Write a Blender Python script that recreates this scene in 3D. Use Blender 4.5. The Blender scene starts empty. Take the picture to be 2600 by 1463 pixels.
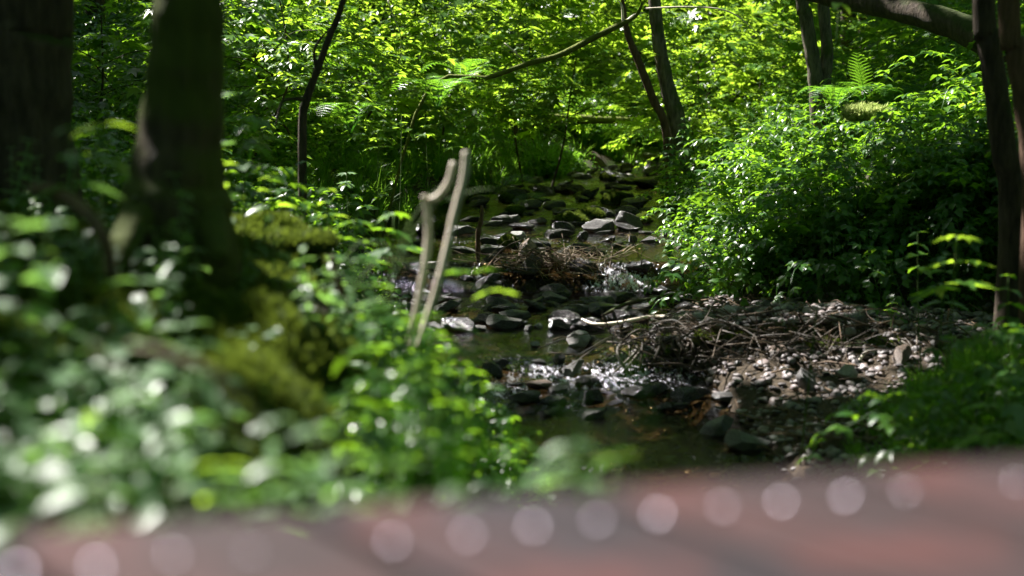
import bpy, math, random
import numpy as np
from mathutils import Vector, Matrix

random.seed(7)
RNG = np.random.default_rng(7)
sc = bpy.context.scene
col = sc.collection
R = math.radians

# ------------------------------------------------------------------ camera
CAM_Z = 1.7
PW, PH = 2600.0, 1463.0            # the photograph's own pixels
LENS = 50.0
K = 36.0 / LENS / PW
PITCH = math.atan((PH / 2 - 235) * K)
cam_d = bpy.data.cameras.new('camera')
cam = bpy.data.objects.new('camera', cam_d)
col.objects.link(cam)
sc.camera = cam
cam.location = (0, 0, CAM_Z)
cam.rotation_euler = (math.pi / 2 - PITCH, 0, 0)
cam_d.lens = LENS
cam_d.sensor_width = 36
cam_d.clip_start = 0.05
cam_d.clip_end = 500
cam_d.dof.use_dof = True
cam_d.dof.focus_distance = 11.8
cam_d.dof.aperture_fstop = 1.6

# ------------------------------------------------------------------ light
SUN_EL = R(52)
SUN_AZ = R(-48)                     # ahead and to the left of the camera
SUN = np.array([math.sin(SUN_AZ) * math.cos(SUN_EL), math.cos(SUN_AZ) * math.cos(SUN_EL), math.sin(SUN_EL)])
w = bpy.data.worlds.new('World'); sc.world = w; w.use_nodes = True
nt = w.node_tree
sky = nt.nodes.new('ShaderNodeTexSky'); sky.sky_type = 'NISHITA'; sky.sun_disc = False
sky.sun_elevation = SUN_EL; sky.sun_rotation = SUN_AZ
bg = nt.nodes['Background']; bg.inputs['Strength'].default_value = 0.05
nt.links.new(sky.outputs[0], bg.inputs['Color'])
sd = bpy.data.lights.new('sun', 'SUN'); sd.energy = 5.0; sd.angle = R(0.5); sd.color = (1, .96, .90)
so = bpy.data.objects.new('sun', sd); col.objects.link(so)
so.rotation_euler = Vector(SUN).to_track_quat('Z', 'Y').to_euler()
so.location = (-6, 8, 14)
vs = sc.view_settings
vs.view_transform = 'Standard'; vs.look = 'None'; vs.gamma = 1; vs.exposure = 2.1
cy = sc.cycles
cy.use_denoising = True
cy.max_bounces = 8; cy.diffuse_bounces = 4; cy.glossy_bounces = 3; cy.transmission_bounces = 6
cy.transparent_max_bounces = 12; cy.caustics_reflective = False; cy.caustics_refractive = False
cy.sample_clamp_indirect = 6

# ------------------------------------------------------------------ pixel <-> world
CP, SP = math.cos(PITCH), math.sin(PITCH)
def P(px, py, Y):
    """world point seen at photo pixel px,py at distance y=Y"""
    u = (px - PW / 2) * K; v = (PH / 2 - py) * K
    d = np.array([u, CP + v * SP, -SP + v * CP])
    return np.array([0, 0, CAM_Z]) + d * (Y / d[1])
def proj(x, y, z):
    """photo pixel of world points (arrays)"""
    zz = z - CAM_Z
    f = y * CP - zz * SP; up = y * SP + zz * CP
    f = np.where(f < .05, .05, f)
    return PW / 2 + x / f / K, PH / 2 - up / f / K

# ------------------------------------------------------------------ noise
_T = RNG.random((256, 256))
def vn(x, y):
    xi = np.floor(x).astype(int); yi = np.floor(y).astype(int)
    fx = x - xi; fy = y - yi
    fx = fx * fx * (3 - 2 * fx); fy = fy * fy * (3 - 2 * fy)
    a = _T[xi % 256, yi % 256]; b = _T[(xi + 1) % 256, yi % 256]
    c = _T[xi % 256, (yi + 1) % 256]; d = _T[(xi + 1) % 256, (yi + 1) % 256]
    return (a * (1 - fx) + b * fx) * (1 - fy) + (c * (1 - fx) + d * fx) * fy
def fbm(x, y, n=4):
    x = np.asarray(x, float); y = np.asarray(y, float)
    s = 0; a = .5; t = 0
    for k in range(n):
        s = s + a * vn(x * 2 ** k + 17 * k, y * 2 ** k + 31 * k); t += a; a *= .5
    return s / t
def sm(t):
    t = np.clip(t, 0, 1); return t * t * (3 - 2 * t)

# ------------------------------------------------------------------ terrain functions
def zw(y):
    return np.interp(y, [-30, 7.45, 7.9, 8.3, 10.68, 10.95, 23, 60], [0, 0, .09, .15, .2, .4, .74, 2.0])
_xly = [-30, 1, 2.5, 4, 5, 7, 8, 9, 10, 11, 13, 14, 16, 18, 19, 20, 21, 23, 28, 36, 60]
_xlv = [.1, .15, .2, .16, -.02, -.45, -.45, -.6, -.8, -1.4, -1.35, -.95, -.35, .25, .7, 1.3, 2.2, 4.2, 9.5, 15, 30]
_xry = [-30, 5, 7, 8, 9, 10, 11, 13, 14, 16, 18, 20, 21, 23, 28, 36, 60]
_xrv = [1.2, 1.1, 1.1, .95, .75, 1.2, 1.4, 1.5, 1.5, 1.75, 2.1, 2.7, 3.6, 5.8, 11.5, 17.5, 33]
_xby = [-30, 3, 5, 6.3, 7.3, 8.2, 9.0, 9.4, 9.8, 11, 13, 14, 16, 18, 20, 21, 23, 28, 36, 60]
_xbv = [1.4, 1.4, 1.5, 1.65, 2.1, 3.2, 3.2, 2.1, 1.5, 1.3, 1.5, 1.6, 1.85, 2.2, 2.8, 3.7, 5.9, 11.7, 17.8, 33.3]
xl = lambda y: np.interp(y, _xly, _xlv)
xr = lambda y: np.interp(y, _xry, _xrv)
xb = lambda y: np.interp(y, _xby, _xbv)
def H(x, y):
    x = np.asarray(x, float); y = np.asarray(y, float)
    z0 = zw(y)
    n1 = fbm(x * 1.3 + 5, y * 1.3) - .5; n2 = fbm(x * 5, y * 5 + 9) - .5
    bed = z0 - .13 + n2 * .1
    a, b, c = xl(y), xr(y), xb(y)
    dl = np.maximum(0, a - x)
    near = 1.22 * sm(dl / .78) + .18 * np.maximum(0, dl - .6)
    far = (.30 - .22 * sm((y - 16.5) / 2)) * sm(dl / .35) + .30 * dl + .012 * dl * dl
    t = sm((y - 5.2) / 3.0)
    left = near * (1 - t) + far * t
    left = np.minimum(left, 9 + .05 * dl)
    bar = .22 * sm((x - b) / .28) * sm((c - b) / .4) + .03 * np.maximum(0, x - b)*(c > b)
    bar = np.where(x > b, np.minimum(bar, .25), 0)
    bar = bar + .10 * sm((x - .35) / .3) * sm((2.5 - x) / .5) * sm((y - 8.15) / .12) * sm((9.1 - y) / .5)
    dr = np.maximum(0, x - c)
    right = .10 * sm(dr / .3) + .37 * dr + .004 * dr * dr
    right = np.minimum(right, 8 + .05 * dr)
    amp = sm(np.maximum(dl, dr) / .6)
    z = bed + left + bar + right + n1 * .35 * amp + n2 * .06 * amp
    # the valley closes beyond the bend
    z = z + .30 * np.maximum(0, y - 27) * sm((y - 27) / 4)
    return z
def G(px, py, lift=0.0):
    """where the view ray through a pixel meets ground or water"""
    Y = np.arange(2.0, 60, .02)
    u = (px - PW / 2) * K; v = (PH / 2 - py) * K
    d = np.array([u, CP + v * SP, -SP + v * CP])
    X = d[0] / d[1] * Y; Z = CAM_Z + d[2] / d[1] * Y
    S = np.maximum(H(X, Y), zw(Y)) + lift
    i = np.argmax(Z <= S)
    return np.array([X[i], Y[i], S[i] - lift])

# ------------------------------------------------------------------ mesh helpers
E3 = np.zeros((0, 3), int); E4 = np.zeros((0, 4), int)
class MB:
    def __init__(s): s.V = []; s.T = []; s.Q = []; s.n = 0; s.A = []
    def add(s, V, F3=E3, F4=E4):
        V = np.asarray(V, float)
        if len(F3): s.T.append(np.asarray(F3, int) + s.n)
        if len(F4): s.Q.append(np.asarray(F4, int) + s.n)
        s.V.append(V); s.n += len(V); return s
    def addp(s, p, M=None, t=None):
        V = p[0]
        if M is not None: V = V @ np.asarray(M).T
        if t is not None: V = V + np.asarray(t)
        return s.add(V, p[1], p[2])
    def inst(s, p, M, T):
        V, F3, F4 = p; m = len(T); n = len(V)
        if m == 0: return s
        VV = np.einsum('mij,nj->mni', M, V) + T[:, None, :]
        off = (np.arange(m) * n)[:, None, None]
        return s.add(VV.reshape(-1, 3), (F3[None] + off).reshape(-1, 3) if len(F3) else E3,
                     (F4[None] + off).reshape(-1, 4) if len(F4) else E4)
    def proto(s):
        return (np.concatenate(s.V), np.concatenate(s.T) if s.T else E3, np.concatenate(s.Q) if s.Q else E4)
    def mesh(s, name, mat, smooth=True):
        V, F3, F4 = s.proto()
        me = bpy.data.meshes.new(name)
        me.vertices.add(len(V)); me.vertices.foreach_set('co', V.astype(np.float32).ravel())
        nl = 3 * len(F3) + 4 * len(F4)
        me.loops.add(nl); me.loops.foreach_set('vertex_index', np.concatenate([F3.ravel(), F4.ravel()]).astype(np.int32))
        st = np.concatenate([np.arange(len(F3)) * 3, 3 * len(F3) + np.arange(len(F4)) * 4]).astype(np.int32)
        me.polygons.add(len(st)); me.polygons.foreach_set('loop_start', st)
        me.update(calc_edges=True)
        me.polygons.foreach_set('use_smooth', np.full(len(st), smooth))
        me.materials.append(mat); return me
    def build(s, name, mat, parent=None, smooth=True):
        o = bpy.data.objects.new(name, s.mesh(name, mat, smooth)); col.objects.link(o)
        if parent is not None: o.parent = parent
        return o
def mb(p): return MB().addp(p)
def tag(o, label, cat=None, group=None, kind=None):
    o['label'] = label
    if cat: o['category'] = cat
    if group: o['group'] = group
    if kind: o['kind'] = kind
    return o
def empty(name, loc, label, cat, group=None):
    o = bpy.data.objects.new(name, None); col.objects.link(o); o.location = tuple(loc)
    return tag(o, label, cat, group)
def struct(o, label):
    o['kind'] = 'structure'; o['label'] = label; return o
def rots(yaw, pitch=None, roll=None, s=None):
    """arrays -> (m,3,3): Rz(yaw) Ry(pitch) Rx(roll) * scale"""
    yaw = np.atleast_1d(yaw); m = len(yaw)
    pitch = np.zeros(m) if pitch is None else np.broadcast_to(pitch, (m,))
    roll = np.zeros(m) if roll is None else np.broadcast_to(roll, (m,))
    c, s_ = np.cos(yaw), np.sin(yaw); Z = np.zeros((m, 3, 3))
    Z[:, 0, 0] = c; Z[:, 0, 1] = -s_; Z[:, 1, 0] = s_; Z[:, 1, 1] = c; Z[:, 2, 2] = 1
    c, s_ = np.cos(pitch), np.sin(pitch); Yy = np.zeros((m, 3, 3))
    Yy[:, 0, 0] = c; Yy[:, 0, 2] = s_; Yy[:, 2, 0] = -s_; Yy[:, 2, 2] = c; Yy[:, 1, 1] = 1
    c, s_ = np.cos(roll), np.sin(roll); X = np.zeros((m, 3, 3))
    X[:, 1, 1] = c; X[:, 1, 2] = -s_; X[:, 2, 1] = s_; X[:, 2, 2] = c; X[:, 0, 0] = 1
    M = Z @ Yy @ X
    if s is not None: M = M * np.broadcast_to(s, (m,))[:, None, None]
    return M
def smooth_path(pts, n):
    pts = np.asarray(pts, float); m = len(pts)
    t = np.linspace(0, m - 1, n); out = []
    for q in t:
        i = min(int(q), m - 2); f = q - i
        p0 = pts[max(i - 1, 0)]; p1 = pts[i]; p2 = pts[i + 1]; p3 = pts[min(i + 2, m - 1)]
        out.append(.5 * ((2 * p1) + (-p0 + p2) * f + (2 * p0 - 5 * p1 + 4 * p2 - p3) * f * f + (-p0 + 3 * p1 - 3 * p2 + p3) * f ** 3))
    return np.array(out)
def tube(pts, rad, sides=8, n=None, rough=0.0, cap=True):
    """tapered bark-like tube along a smooth path"""
    n = n or max(4, 4 * len(pts)); path = smooth_path(pts, n)
    r = np.interp(np.linspace(0, 1, n), np.linspace(0, 1, len(rad)), rad)
    tan = np.gradient(path, axis=0); tan /= np.linalg.norm(tan, axis=1)[:, None] + 1e-9
    ref = np.array([0, 1., 0]) if abs(tan[0][2]) > .7 else np.array([0, 0, 1.])
    V = []; ph = random.random() * 9
    for i in range(n):
        a = np.cross(tan[i], ref); a /= np.linalg.norm(a) + 1e-9; b = np.cross(a, tan[i])
        th = np.arange(sides) / sides * 2 * math.pi
        k = 1 + rough * (np.sin(th * 3 + ph + i * .35) * .5 + (RNG.random(sides) - .5) + .6 * math.sin(i * 1.3 + ph))
        V.append(path[i] + (np.cos(th)[:, None] * a + np.sin(th)[:, None] * b) * (r[i] * k)[:, None])
    V = np.concatenate(V); F = []
    for i in range(n - 1):
        for j in range(sides):
            j2 = (j + 1) % sides
            F.append((i * sides + j, i * sides + j2, (i + 1) * sides + j2, (i + 1) * sides + j))
    F3 = []
    if cap:
        for e, base in ((0, 0), (1, (n - 1) * sides)):
            c = len(V); V = np.vstack([V, path[0 if e == 0 else -1]])
            for j in range(sides):
                j2 = (j + 1) % sides
                F3.append((c, base + j2, base + j) if e == 0 else (c, base + j, base + j2))
    return V, np.array(F3, int) if F3 else E3, np.array(F)

# ------------------------------------------------------------------ materials
class NT:
    def __init__(s, name):
        s.m = bpy.data.materials.new(name); s.m.use_nodes = True; s.t = s.m.node_tree
        s.t.nodes.clear(); s.out = s.n('ShaderNodeOutputMaterial')
    def n(s, t, **kw):
        nd = s.t.nodes.new(t)
        for k, v in kw.items():
            if k.startswith('_'): setattr(nd, k[1:], v)
            else:
                nd.inputs[k.replace('_', ' ')].default_value = v
        return nd
    def l(s, a, b): s.t.links.new(a, b)
    def noise(s, scale, detail=4, vec=None, rough=.55):
        nd = s.n('ShaderNodeTexNoise', Scale=scale, Detail=detail, Roughness=rough)
        if vec is not None: s.l(vec, nd.inputs['Vector'])
        return nd
    def ramp(s, fac, stops):
        nd = s.n('ShaderNodeValToRGB'); e = nd.color_ramp.elements
        while len(e) < len(stops): e.new(.5)
        for q, (p, c) in zip(e, stops):
            q.position = p; q.color = (c, c, c, 1) if not hasattr(c, '__len__') else (*c, 1)
        s.l(fac, nd.inputs['Fac']); return nd
    def mix(s, fac, a, b):
        nd = s.n('ShaderNodeMix', _data_type='RGBA')
        for v, i in ((fac, 0), (a, 6), (b, 7)):
            if hasattr(v, 'is_linked') or hasattr(v, 'links'): s.l(v, nd.inputs[i])
            else: nd.inputs[i].default_value = v if i == 0 else (*v, 1)
        return nd.outputs[2]
    def bump(s, h, strength, dist):
        nd = s.n('ShaderNodeBump', Strength=strength, Distance=dist); s.l(h, nd.inputs['Height']); return nd.outputs[0]
    def princ(s, colr, rough=.8, nrm=None, spec=.5, metal=0):
        b = s.n('ShaderNodeBsdfPrincipled', Roughness=rough, Metallic=metal)
        b.inputs['Specular IOR Level'].default_value = spec
        if hasattr(colr, 'links'): s.l(colr, b.inputs['Base Color'])
        else: b.inputs['Base Color'].default_value = (*colr, 1)
        if nrm is not None: s.l(nrm, b.inputs['Normal'])
        return b
    def done(s, sh): s.l(sh, s.out.inputs['Surface']); return s.m
def leaf_mat(name, cols, trans, tf=.45, rough=.32, spec=.5):
    """cols: list of leaf greens picked per leaf; trans: colour of light let through"""
    t = NT(name); g = t.n('ShaderNodeNewGeometry')
    n = len(cols); rp = t.ramp(g.outputs['Random Per Island'], [(i / max(1, n - 1), c) for i, c in enumerate(cols)])
    tc = t.n('ShaderNodeTexCoord'); nz = t.noise(3.0, 2, tc.outputs['Object'])
    sat = t.n('ShaderNodeHueSaturation'); t.l(rp.outputs[0], sat.inputs['Color'])
    mr = t.n('ShaderNodeMapRange'); t.l(nz.outputs[0], mr.inputs[0])
    mr.inputs[1].default_value = .3; mr.inputs[2].default_value = .7; mr.inputs[3].default_value = .75; mr.inputs[4].default_value = 1.25
    t.l(mr.outputs[0], sat.inputs['Value'])
    b = t.princ(sat.outputs[0], rough, None, spec)
    tr = t.n('ShaderNodeBsdfTranslucent')
    tcx = t.mix(g.outputs['Random Per Island'], tuple(c * .75 for c in trans), tuple(min(1, c * 1.25) for c in trans))
    t.l(tcx, tr.inputs['Color'])
    mx = t.n('ShaderNodeMixShader', Fac=tf); t.l(b.outputs[0], mx.inputs[1]); t.l(tr.outputs[0], mx.inputs[2])
    return t.done(mx.outputs[0])
GREENS = [(.018, .06, .012), (.035, .10, .016), (.05, .13, .02), (.03, .085, .03), (.07, .16, .02), (.025, .07, .02)]
M_leaf = leaf_mat('undergrowth leaf', GREENS, (.24, .46, .02))
M_syc = leaf_mat('tree leaf', [(.03, .09, .012), (.06, .15, .018), (.09, .19, .02), (.045, .12, .02)], (.36, .56, .035), .52)
M_cool = leaf_mat('glaucous leaf', [(.07, .14, .06), (.12, .20, .10), (.07, .15, .05)], (.24, .46, .08), .38, .42, .6)
M_fern = leaf_mat('fern leaf', [(.035, .12, .015), (.06, .17, .02)], (.26, .55, .03), .5)
M_grass = leaf_mat('grass blade', [(.04, .12, .015), (.08, .17, .02), (.05, .14, .02)], (.28, .55, .04), .45)
M_mossb = leaf_mat('moss tuft', [(.03, .055, .010), (.07, .10, .015), (.025, .045, .008), (.11, .135, .025)], (.22, .30, .035), .25, .8, .2)
M_canopy = leaf_mat('canopy leaf', [(.03, .09, .012), (.05, .13, .02)], (.16, .36, .03), .3)
M_drystem = NT('dry stem'); _n = M_drystem.noise(30); M_drystem = M_drystem.done(M_drystem.princ(M_drystem.mix(_n.outputs[0], (.20, .14, .085), (.38, .30, .20)), .7).outputs[0])
def plain(name, a, b, scale, rough=.75, bump=.3, spec=.4, dist=.01):
    t = NT(name); tc = t.n('ShaderNodeTexCoord'); nz = t.noise(scale, 5, tc.outputs['Object'])
    return t.done(t.princ(t.mix(t.ramp(nz.outputs[0], [(.35, 0.), (.65, 1.)]).outputs[0], a, b), rough, t.bump(nz.outputs[0], bump, dist), spec).outputs[0])
M_stem = plain('green stem', (.05, .11, .02), (.09, .13, .03), 12)
M_stick = plain('pale stripped wood', (.50, .42, .34), (.72, .63, .53), 10, .6)
M_twig = plain('brown twig', (.05, .032, .02), (.16, .10, .06), 9)
M_root = plain('root', (.018, .013, .009), (.075, .05, .03), 12, .6)
M_flower = plain('purple petal', (.28, .10, .35), (.42, .2, .5), 30)
def bark(name, a, b, moss, amount, scale=9):
    t = NT(name); tc = t.n('ShaderNodeTexCoord'); mp = t.n('ShaderNodeMapping'); mp.inputs['Scale'].default_value = (1, 1, .22)
    t.l(tc.outputs['Object'], mp.inputs['Vector'])
    n1 = t.noise(scale * 3, 6, mp.outputs[0], .65); n2 = t.noise(scale * .35, 4, tc.outputs['Object'])
    g = t.n('ShaderNodeNewGeometry'); sx = t.n('ShaderNodeSeparateXYZ'); t.l(g.outputs['Normal'], sx.inputs[0])
    c = t.mix(t.ramp(n1.outputs[0], [(.3, 0.), (.7, 1.)]).outputs[0], a, b)
    ad = t.n('ShaderNodeMath', _operation='MULTIPLY_ADD'); t.l(sx.outputs[2], ad.inputs[0]); ad.inputs[1].default_value = .25; t.l(n2.outputs[0], ad.inputs[2])
    mk = t.ramp(ad.outputs[0], [(max(0, .72 - amount), 0.), (min(1, .86 - amount), 1.)])
    mc = t.mix(n1.outputs[0], tuple(x * .4 for x in moss), moss)
    c2 = t.mix(mk.outputs[0], c, mc)
    return t.done(t.princ(c2, .85, t.bump(n1.outputs[0], .9, .03), .25).outputs[0])
M_bark_moss = bark('mossy bark', (.028, .021, .014), (.10, .078, .05), (.08, .10, .016), .34)
M_bark_dark = bark('dark bark', (.024, .018, .014), (.10, .074, .055), (.05, .07, .012), .12)
M_bark_brown = bark('brown bark', (.05, .028, .018), (.17, .10, .065), (.08, .10, .02), .0)
M_bark_pale = bark('grey bark', (.03, .026, .02), (.22, .19, .14), (.09, .12, .03), .2)
M_mosslog = bark('moss covered log', (.05, .035, .02), (.12, .09, .05), (.16, .19, .025), .45)
def stone_mat(name, a, b, rough, moss=0., scale=6., spec=.5):
    t = NT(name); tc = t.n('ShaderNodeTexCoord')
    oi = t.n('ShaderNodeObjectInfo'); va = t.n('ShaderNodeVectorMath', _operation='ADD'); sl = t.n('ShaderNodeVectorMath', _operation='SCALE')
    cx = t.n('ShaderNodeCombineXYZ'); t.l(oi.outputs['Random'], cx.inputs[0]); t.l(oi.outputs['Random'], cx.inputs[1])
    t.l(cx.outputs[0], sl.inputs[0]); sl.inputs['Scale'].default_value = 40
    t.l(tc.outputs['Object'], va.inputs[0]); t.l(sl.outputs[0], va.inputs[1])
    n1 = t.noise(scale, 6, va.outputs[0], .62); n2 = t.noise(scale * 9, 3, va.outputs[0])
    wv = t.n('ShaderNodeTexWave', Scale=scale * 1.4, Distortion=6.0, Detail=3.0); wv.bands_direction = 'Z'; t.l(va.outputs[0], wv.inputs['Vector'])
    f = t.ramp(n1.outputs[0], [(.35, 0.), (.62, 1.)])
    c = t.mix(f.outputs[0], a, b)
    c = t.mix(t.ramp(n2.outputs[0], [(.55, 0.), (.75, .5)]).outputs[0], c, tuple(min(1, x * 1.8 + .02) for x in b))
    h = t.mix(.25, n1.outputs[0], wv.outputs[0])
    if moss:
        g = t.n('ShaderNodeNewGeometry'); sx = t.n('ShaderNodeSeparateXYZ'); t.l(g.outputs['Normal'], sx.inputs[0])
        ad = t.n('ShaderNodeMath', _operation='MULTIPLY_ADD'); t.l(sx.outputs[2], ad.inputs[0]); ad.inputs[1].default_value = .5; t.l(n1.outputs[0], ad.inputs[2])
        mk = t.ramp(ad.outputs[0], [(1 - moss, 0.), (1.08 - moss, 1.)])
        c = t.mix(mk.outputs[0], c, t.mix(n2.outputs[0], (.02, .045, .006), (.10, .13, .012)))
    return t.done(t.princ(c, rough, t.bump(h, .7, .02), spec).outputs[0])
M_wet = stone_mat('wet dark stone', (.013, .012, .015), (.06, .052, .056), .2)
M_grey = stone_mat('damp grey stone', (.04, .037, .038), (.12, .11, .11), .42)
M_pale = stone_mat('dry pale stone', (.28, .25, .25), (.50, .45, .46), .6)
M_tan = stone_mat('tan stone', (.12, .08, .06), (.27, .19, .15), .55)
M_speck = stone_mat('speckled stone', (.05, .05, .05), (.4, .39, .37), .55, 0, 30.)
M_mstone = stone_mat('mossy stone', (.02, .018, .018), (.07, .06, .055), .5, .62)
M_gravel = NT('gravel'); _g = M_gravel.n('ShaderNodeNewGeometry')
_c = M_gravel.ramp(_g.outputs['Random Per Island'], [(0, (.04, .034, .037)), (.3, (.11, .09, .094)), (.6, (.17, .148, .15)), (.85, (.15, .11, .105)), (1, (.36, .32, .33))])
_tc = M_gravel.n('ShaderNodeTexCoord'); _n = M_gravel.noise(60, 3, _tc.outputs['Object'])
M_gravel = M_gravel.done(M_gravel.princ(_c.outputs[0], .55, M_gravel.bump(_n.outputs[0], .4, .004), .5).outputs[0])
M_gravwet = NT('wet gravel'); _g = M_gravwet.n('ShaderNodeNewGeometry')
_c = M_gravwet.ramp(_g.outputs['Random Per Island'], [(0, (.010, .009, .009)), (.5, (.03, .026, .025)), (.85, (.07, .05, .035)), (1, (.14, .12, .11))])
M_gravwet = M_gravwet.done(M_gravwet.princ(_c.outputs[0], .25, None, .5).outputs[0])

# ground: soil, litter, moss and the stream's silt
t = NT('forest soil'); tc = t.n('ShaderNodeTexCoord'); n1 = t.noise(2.2, 6, tc.outputs['Object']); n2 = t.noise(38, 5, tc.outputs['Object'], .7)
c = t.mix(n2.outputs[0], (.014, .010, .007), (.07, .05, .03))
mk = t.ramp(n1.outputs[0], [(.42, 0.), (.56, 1.)])
c = t.mix(mk.outputs[0], c, t.mix(n2.outputs[0], (.015, .03, .006), (.07, .11, .015)))
at = t.n('ShaderNodeAttribute', _attribute_name='bed')
bedc = t.mix(t.ramp(n2.outputs[0], [(.3, 0.), (.7, 1.)]).outputs[0], (.015, .011, .007), (.08, .054, .03))
c = t.mix(at.outputs['Fac'], c, bedc)
M_soil = t.done(t.princ(c, .85, t.bump(n2.outputs[0], .8, .03), .3).outputs[0])

# water: clear brown water over the bed, with small waves, froth where it breaks and painted glints
t = NT('stream water'); tc = t.n('ShaderNodeTexCoord')
mp = t.n('ShaderNodeMapping'); mp.inputs['Scale'].default_value = (1.5, .6, 1); t.l(tc.outputs['Object'], mp.inputs['Vector'])
n1 = t.noise(9, 3, mp.outputs[0]); n2 = t.noise(42, 4, mp.outputs[0], .65)
fm = t.n('ShaderNodeAttribute', _attribute_name='foam_glint')
hh = t.n('ShaderNodeMath', _operation='MULTIPLY_ADD'); t.l(n2.outputs[0], hh.inputs[0]); hh.inputs[1].default_value = .35; t.l(n1.outputs[0], hh.inputs[2])
bs = t.n('ShaderNodeMapRange'); t.l(fm.outputs['Fac'], bs.inputs[0]); bs.inputs[3].default_value = .5; bs.inputs[4].default_value = 1.0
bp = t.n('ShaderNodeBump', Distance=.03); t.l(hh.outputs[0], bp.inputs['Height']); t.l(bs.outputs[0], bp.inputs['Strength'])
fr = t.n('ShaderNodeFresnel', IOR=1.33); t.l(bp.outputs[0], fr.inputs['Normal'])
gl = t.n('ShaderNodeBsdfGlossy', Roughness=.10); gl.inputs['Color'].default_value = (.8, .8, .85, 1); t.l(bp.outputs[0], gl.inputs['Normal'])
tp = t.n('ShaderNodeBsdfTransparent'); tp.inputs['Color'].default_value = (.50, .42, .28, 1)
m1 = t.n('ShaderNodeMixShader'); t.l(fr.outputs[0], m1.inputs[0]); t.l(tp.outputs[0], m1.inputs[1]); t.l(gl.outputs[0], m1.inputs[2])
df = t.princ((.85, .80, .92), .5, bp.outputs[0])  # violet-white froth colour, also painting glints on the broken water
n3 = t.noise(27, 6, mp.outputs[0], .75)
mu = t.n('ShaderNodeMath', _operation='MULTIPLY'); t.l(fm.outputs['Fac'], mu.inputs[0]); fa = t.n('ShaderNodeMath', _operation='MULTIPLY_ADD'); t.l(fm.outputs['Fac'], fa.inputs[0]); fa.inputs[1].default_value = .24; t.l(n3.outputs[0], fa.inputs[2]); t.l(t.ramp(fa.outputs[0], [(.66, 0.), (.78, 1.)]).outputs[0], mu.inputs[1])
m2 = t.n('ShaderNodeMixShader'); t.l(mu.outputs[0], m2.inputs[0]); t.l(m1.outputs[0], m2.inputs[1]); t.l(df.outputs[0], m2.inputs[2])
M_water = t.done(m2.outputs[0])

# weathered deck boards
def plank_mat(name, a, b):
    t = NT(name); tc = t.n('ShaderNodeTexCoord'); mp = t.n('ShaderNodeMapping'); mp.inputs['Scale'].default_value = (1.2, 14, 8); t.l(tc.outputs['Object'], mp.inputs['Vector'])
    n1 = t.noise(3, 6, mp.outputs[0], .6); n2 = t.noise(7.5, 3, tc.outputs['Object'])
    c = t.mix(t.ramp(n1.outputs[0], [(.3, 0.), (.7, 1.)]).outputs[0], a, b)
    c = t.mix(t.ramp(n2.outputs[0], [(.5, 0.), (.68, .7)]).outputs[0], c, (.062, .023, .022))
    return t.done(t.princ(c, .75, t.bump(n1.outputs[0], .6, .004), .12).outputs[0])
M_planks = [plank_mat('weathered board %d' % i, *ab) for i, ab in enumerate([((.010, .006, .006), (.042, .028, .031)), ((.036, .011, .010), (.056, .023, .021)), ((.006, .005, .006), (.033, .025, .030))])]
t = NT('zinc nail'); M_nail = t.done(t.princ((.5, .45, .55), .38, None, .5, 1).outputs[0])

# ------------------------------------------------------------------ leaf shapes and plant prototypes
def leafp(L=1., W=.5, fold=.12, droop=.25):
    V = np.array([[0, 0, 0], [.33, 0, 0], [.68, 0, 0], [1, 0, 0], [.28, .5, 1], [.62, .38, 1], [.28, -.5, 1], [.62, -.38, 1]], float)
    X = V[:, 0]; Y = V[:, 1]
    Z = V[:, 2] * fold * W * 1.2 - droop * X * X
    return (np.stack([X * L, Y * W * L, Z * L], 1), np.array([[0, 1, 4], [0, 6, 1], [5, 2, 3], [2, 7, 3]]), np.array([[4, 1, 2, 5], [1, 6, 7, 2]]))
def leaf_lo(L=1., W=.55, fold=.1, droop=.2):
    V = np.array([[0, 0, 0], [.45, W / 2, fold - droop * .2], [1, 0, -droop], [.45, -W / 2, fold - droop * .2]]) * L
    return (V, np.array([[0, 1, 2], [0, 2, 3]])[:, ::-1], E4)
def lobed(L=1.):
    """five-lobed sycamore leaf, petiole end at the origin"""
    ang = [-150, -105, -78, -48, -24, 0, 24, 48, 78, 105, 150]
    rad = [.22, .42, .22, .62, .30, .72, .30, .62, .22, .42, .22]
    V = [[.28, 0, 0]] + [[.28 + r * math.cos(R(a)), r * math.sin(R(a)), -.22 * r * r + (.05 if r < .35 else 0)] for a, r in zip(ang, rad)]
    n = len(ang); V = np.array(V) * L
    return (V, np.array([[0, i, i + 1] for i in range(1, n)] + [[0, n, 1]]), E4)
def rvec(a, b): return a + (b - a) * random.random()
def herb(h=.45, pairs=6, L=.09, W=.5, leaf=None, lean=.15, stem=True, spread=1.0):
    """upright stem with crossed pairs of leaves"""
    m = MB(); dx, dy = rvec(-lean, lean) * h, rvec(-lean, lean) * h
    pts = [(0, 0, 0), (dx * .3, dy * .3, h * .5), (dx, dy, h)]
    if stem: m.addp(tube(pts, [.0035, .002], 4, 4, cap=False))
    for k in range(pairs):
        f = .25 + .75 * (k / max(1, pairs - 1)); z = h * f; c = np.array([dx * f * f, dy * f * f, z])
        size = L * (1.15 - .5 * f ** 2) * rvec(.85, 1.15); a0 = k * math.pi / 2 + rvec(-.3, .3)
        for q in (0, math.pi):
            lf = (leaf or leafp)(size, W) if leaf is None else leaf(size)
            m.addp(lf, rots(a0 + q + rvec(-.2, .2), rvec(-.35, .25), rvec(-.25, .25))[0], c)
    return m.proto()
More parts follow.
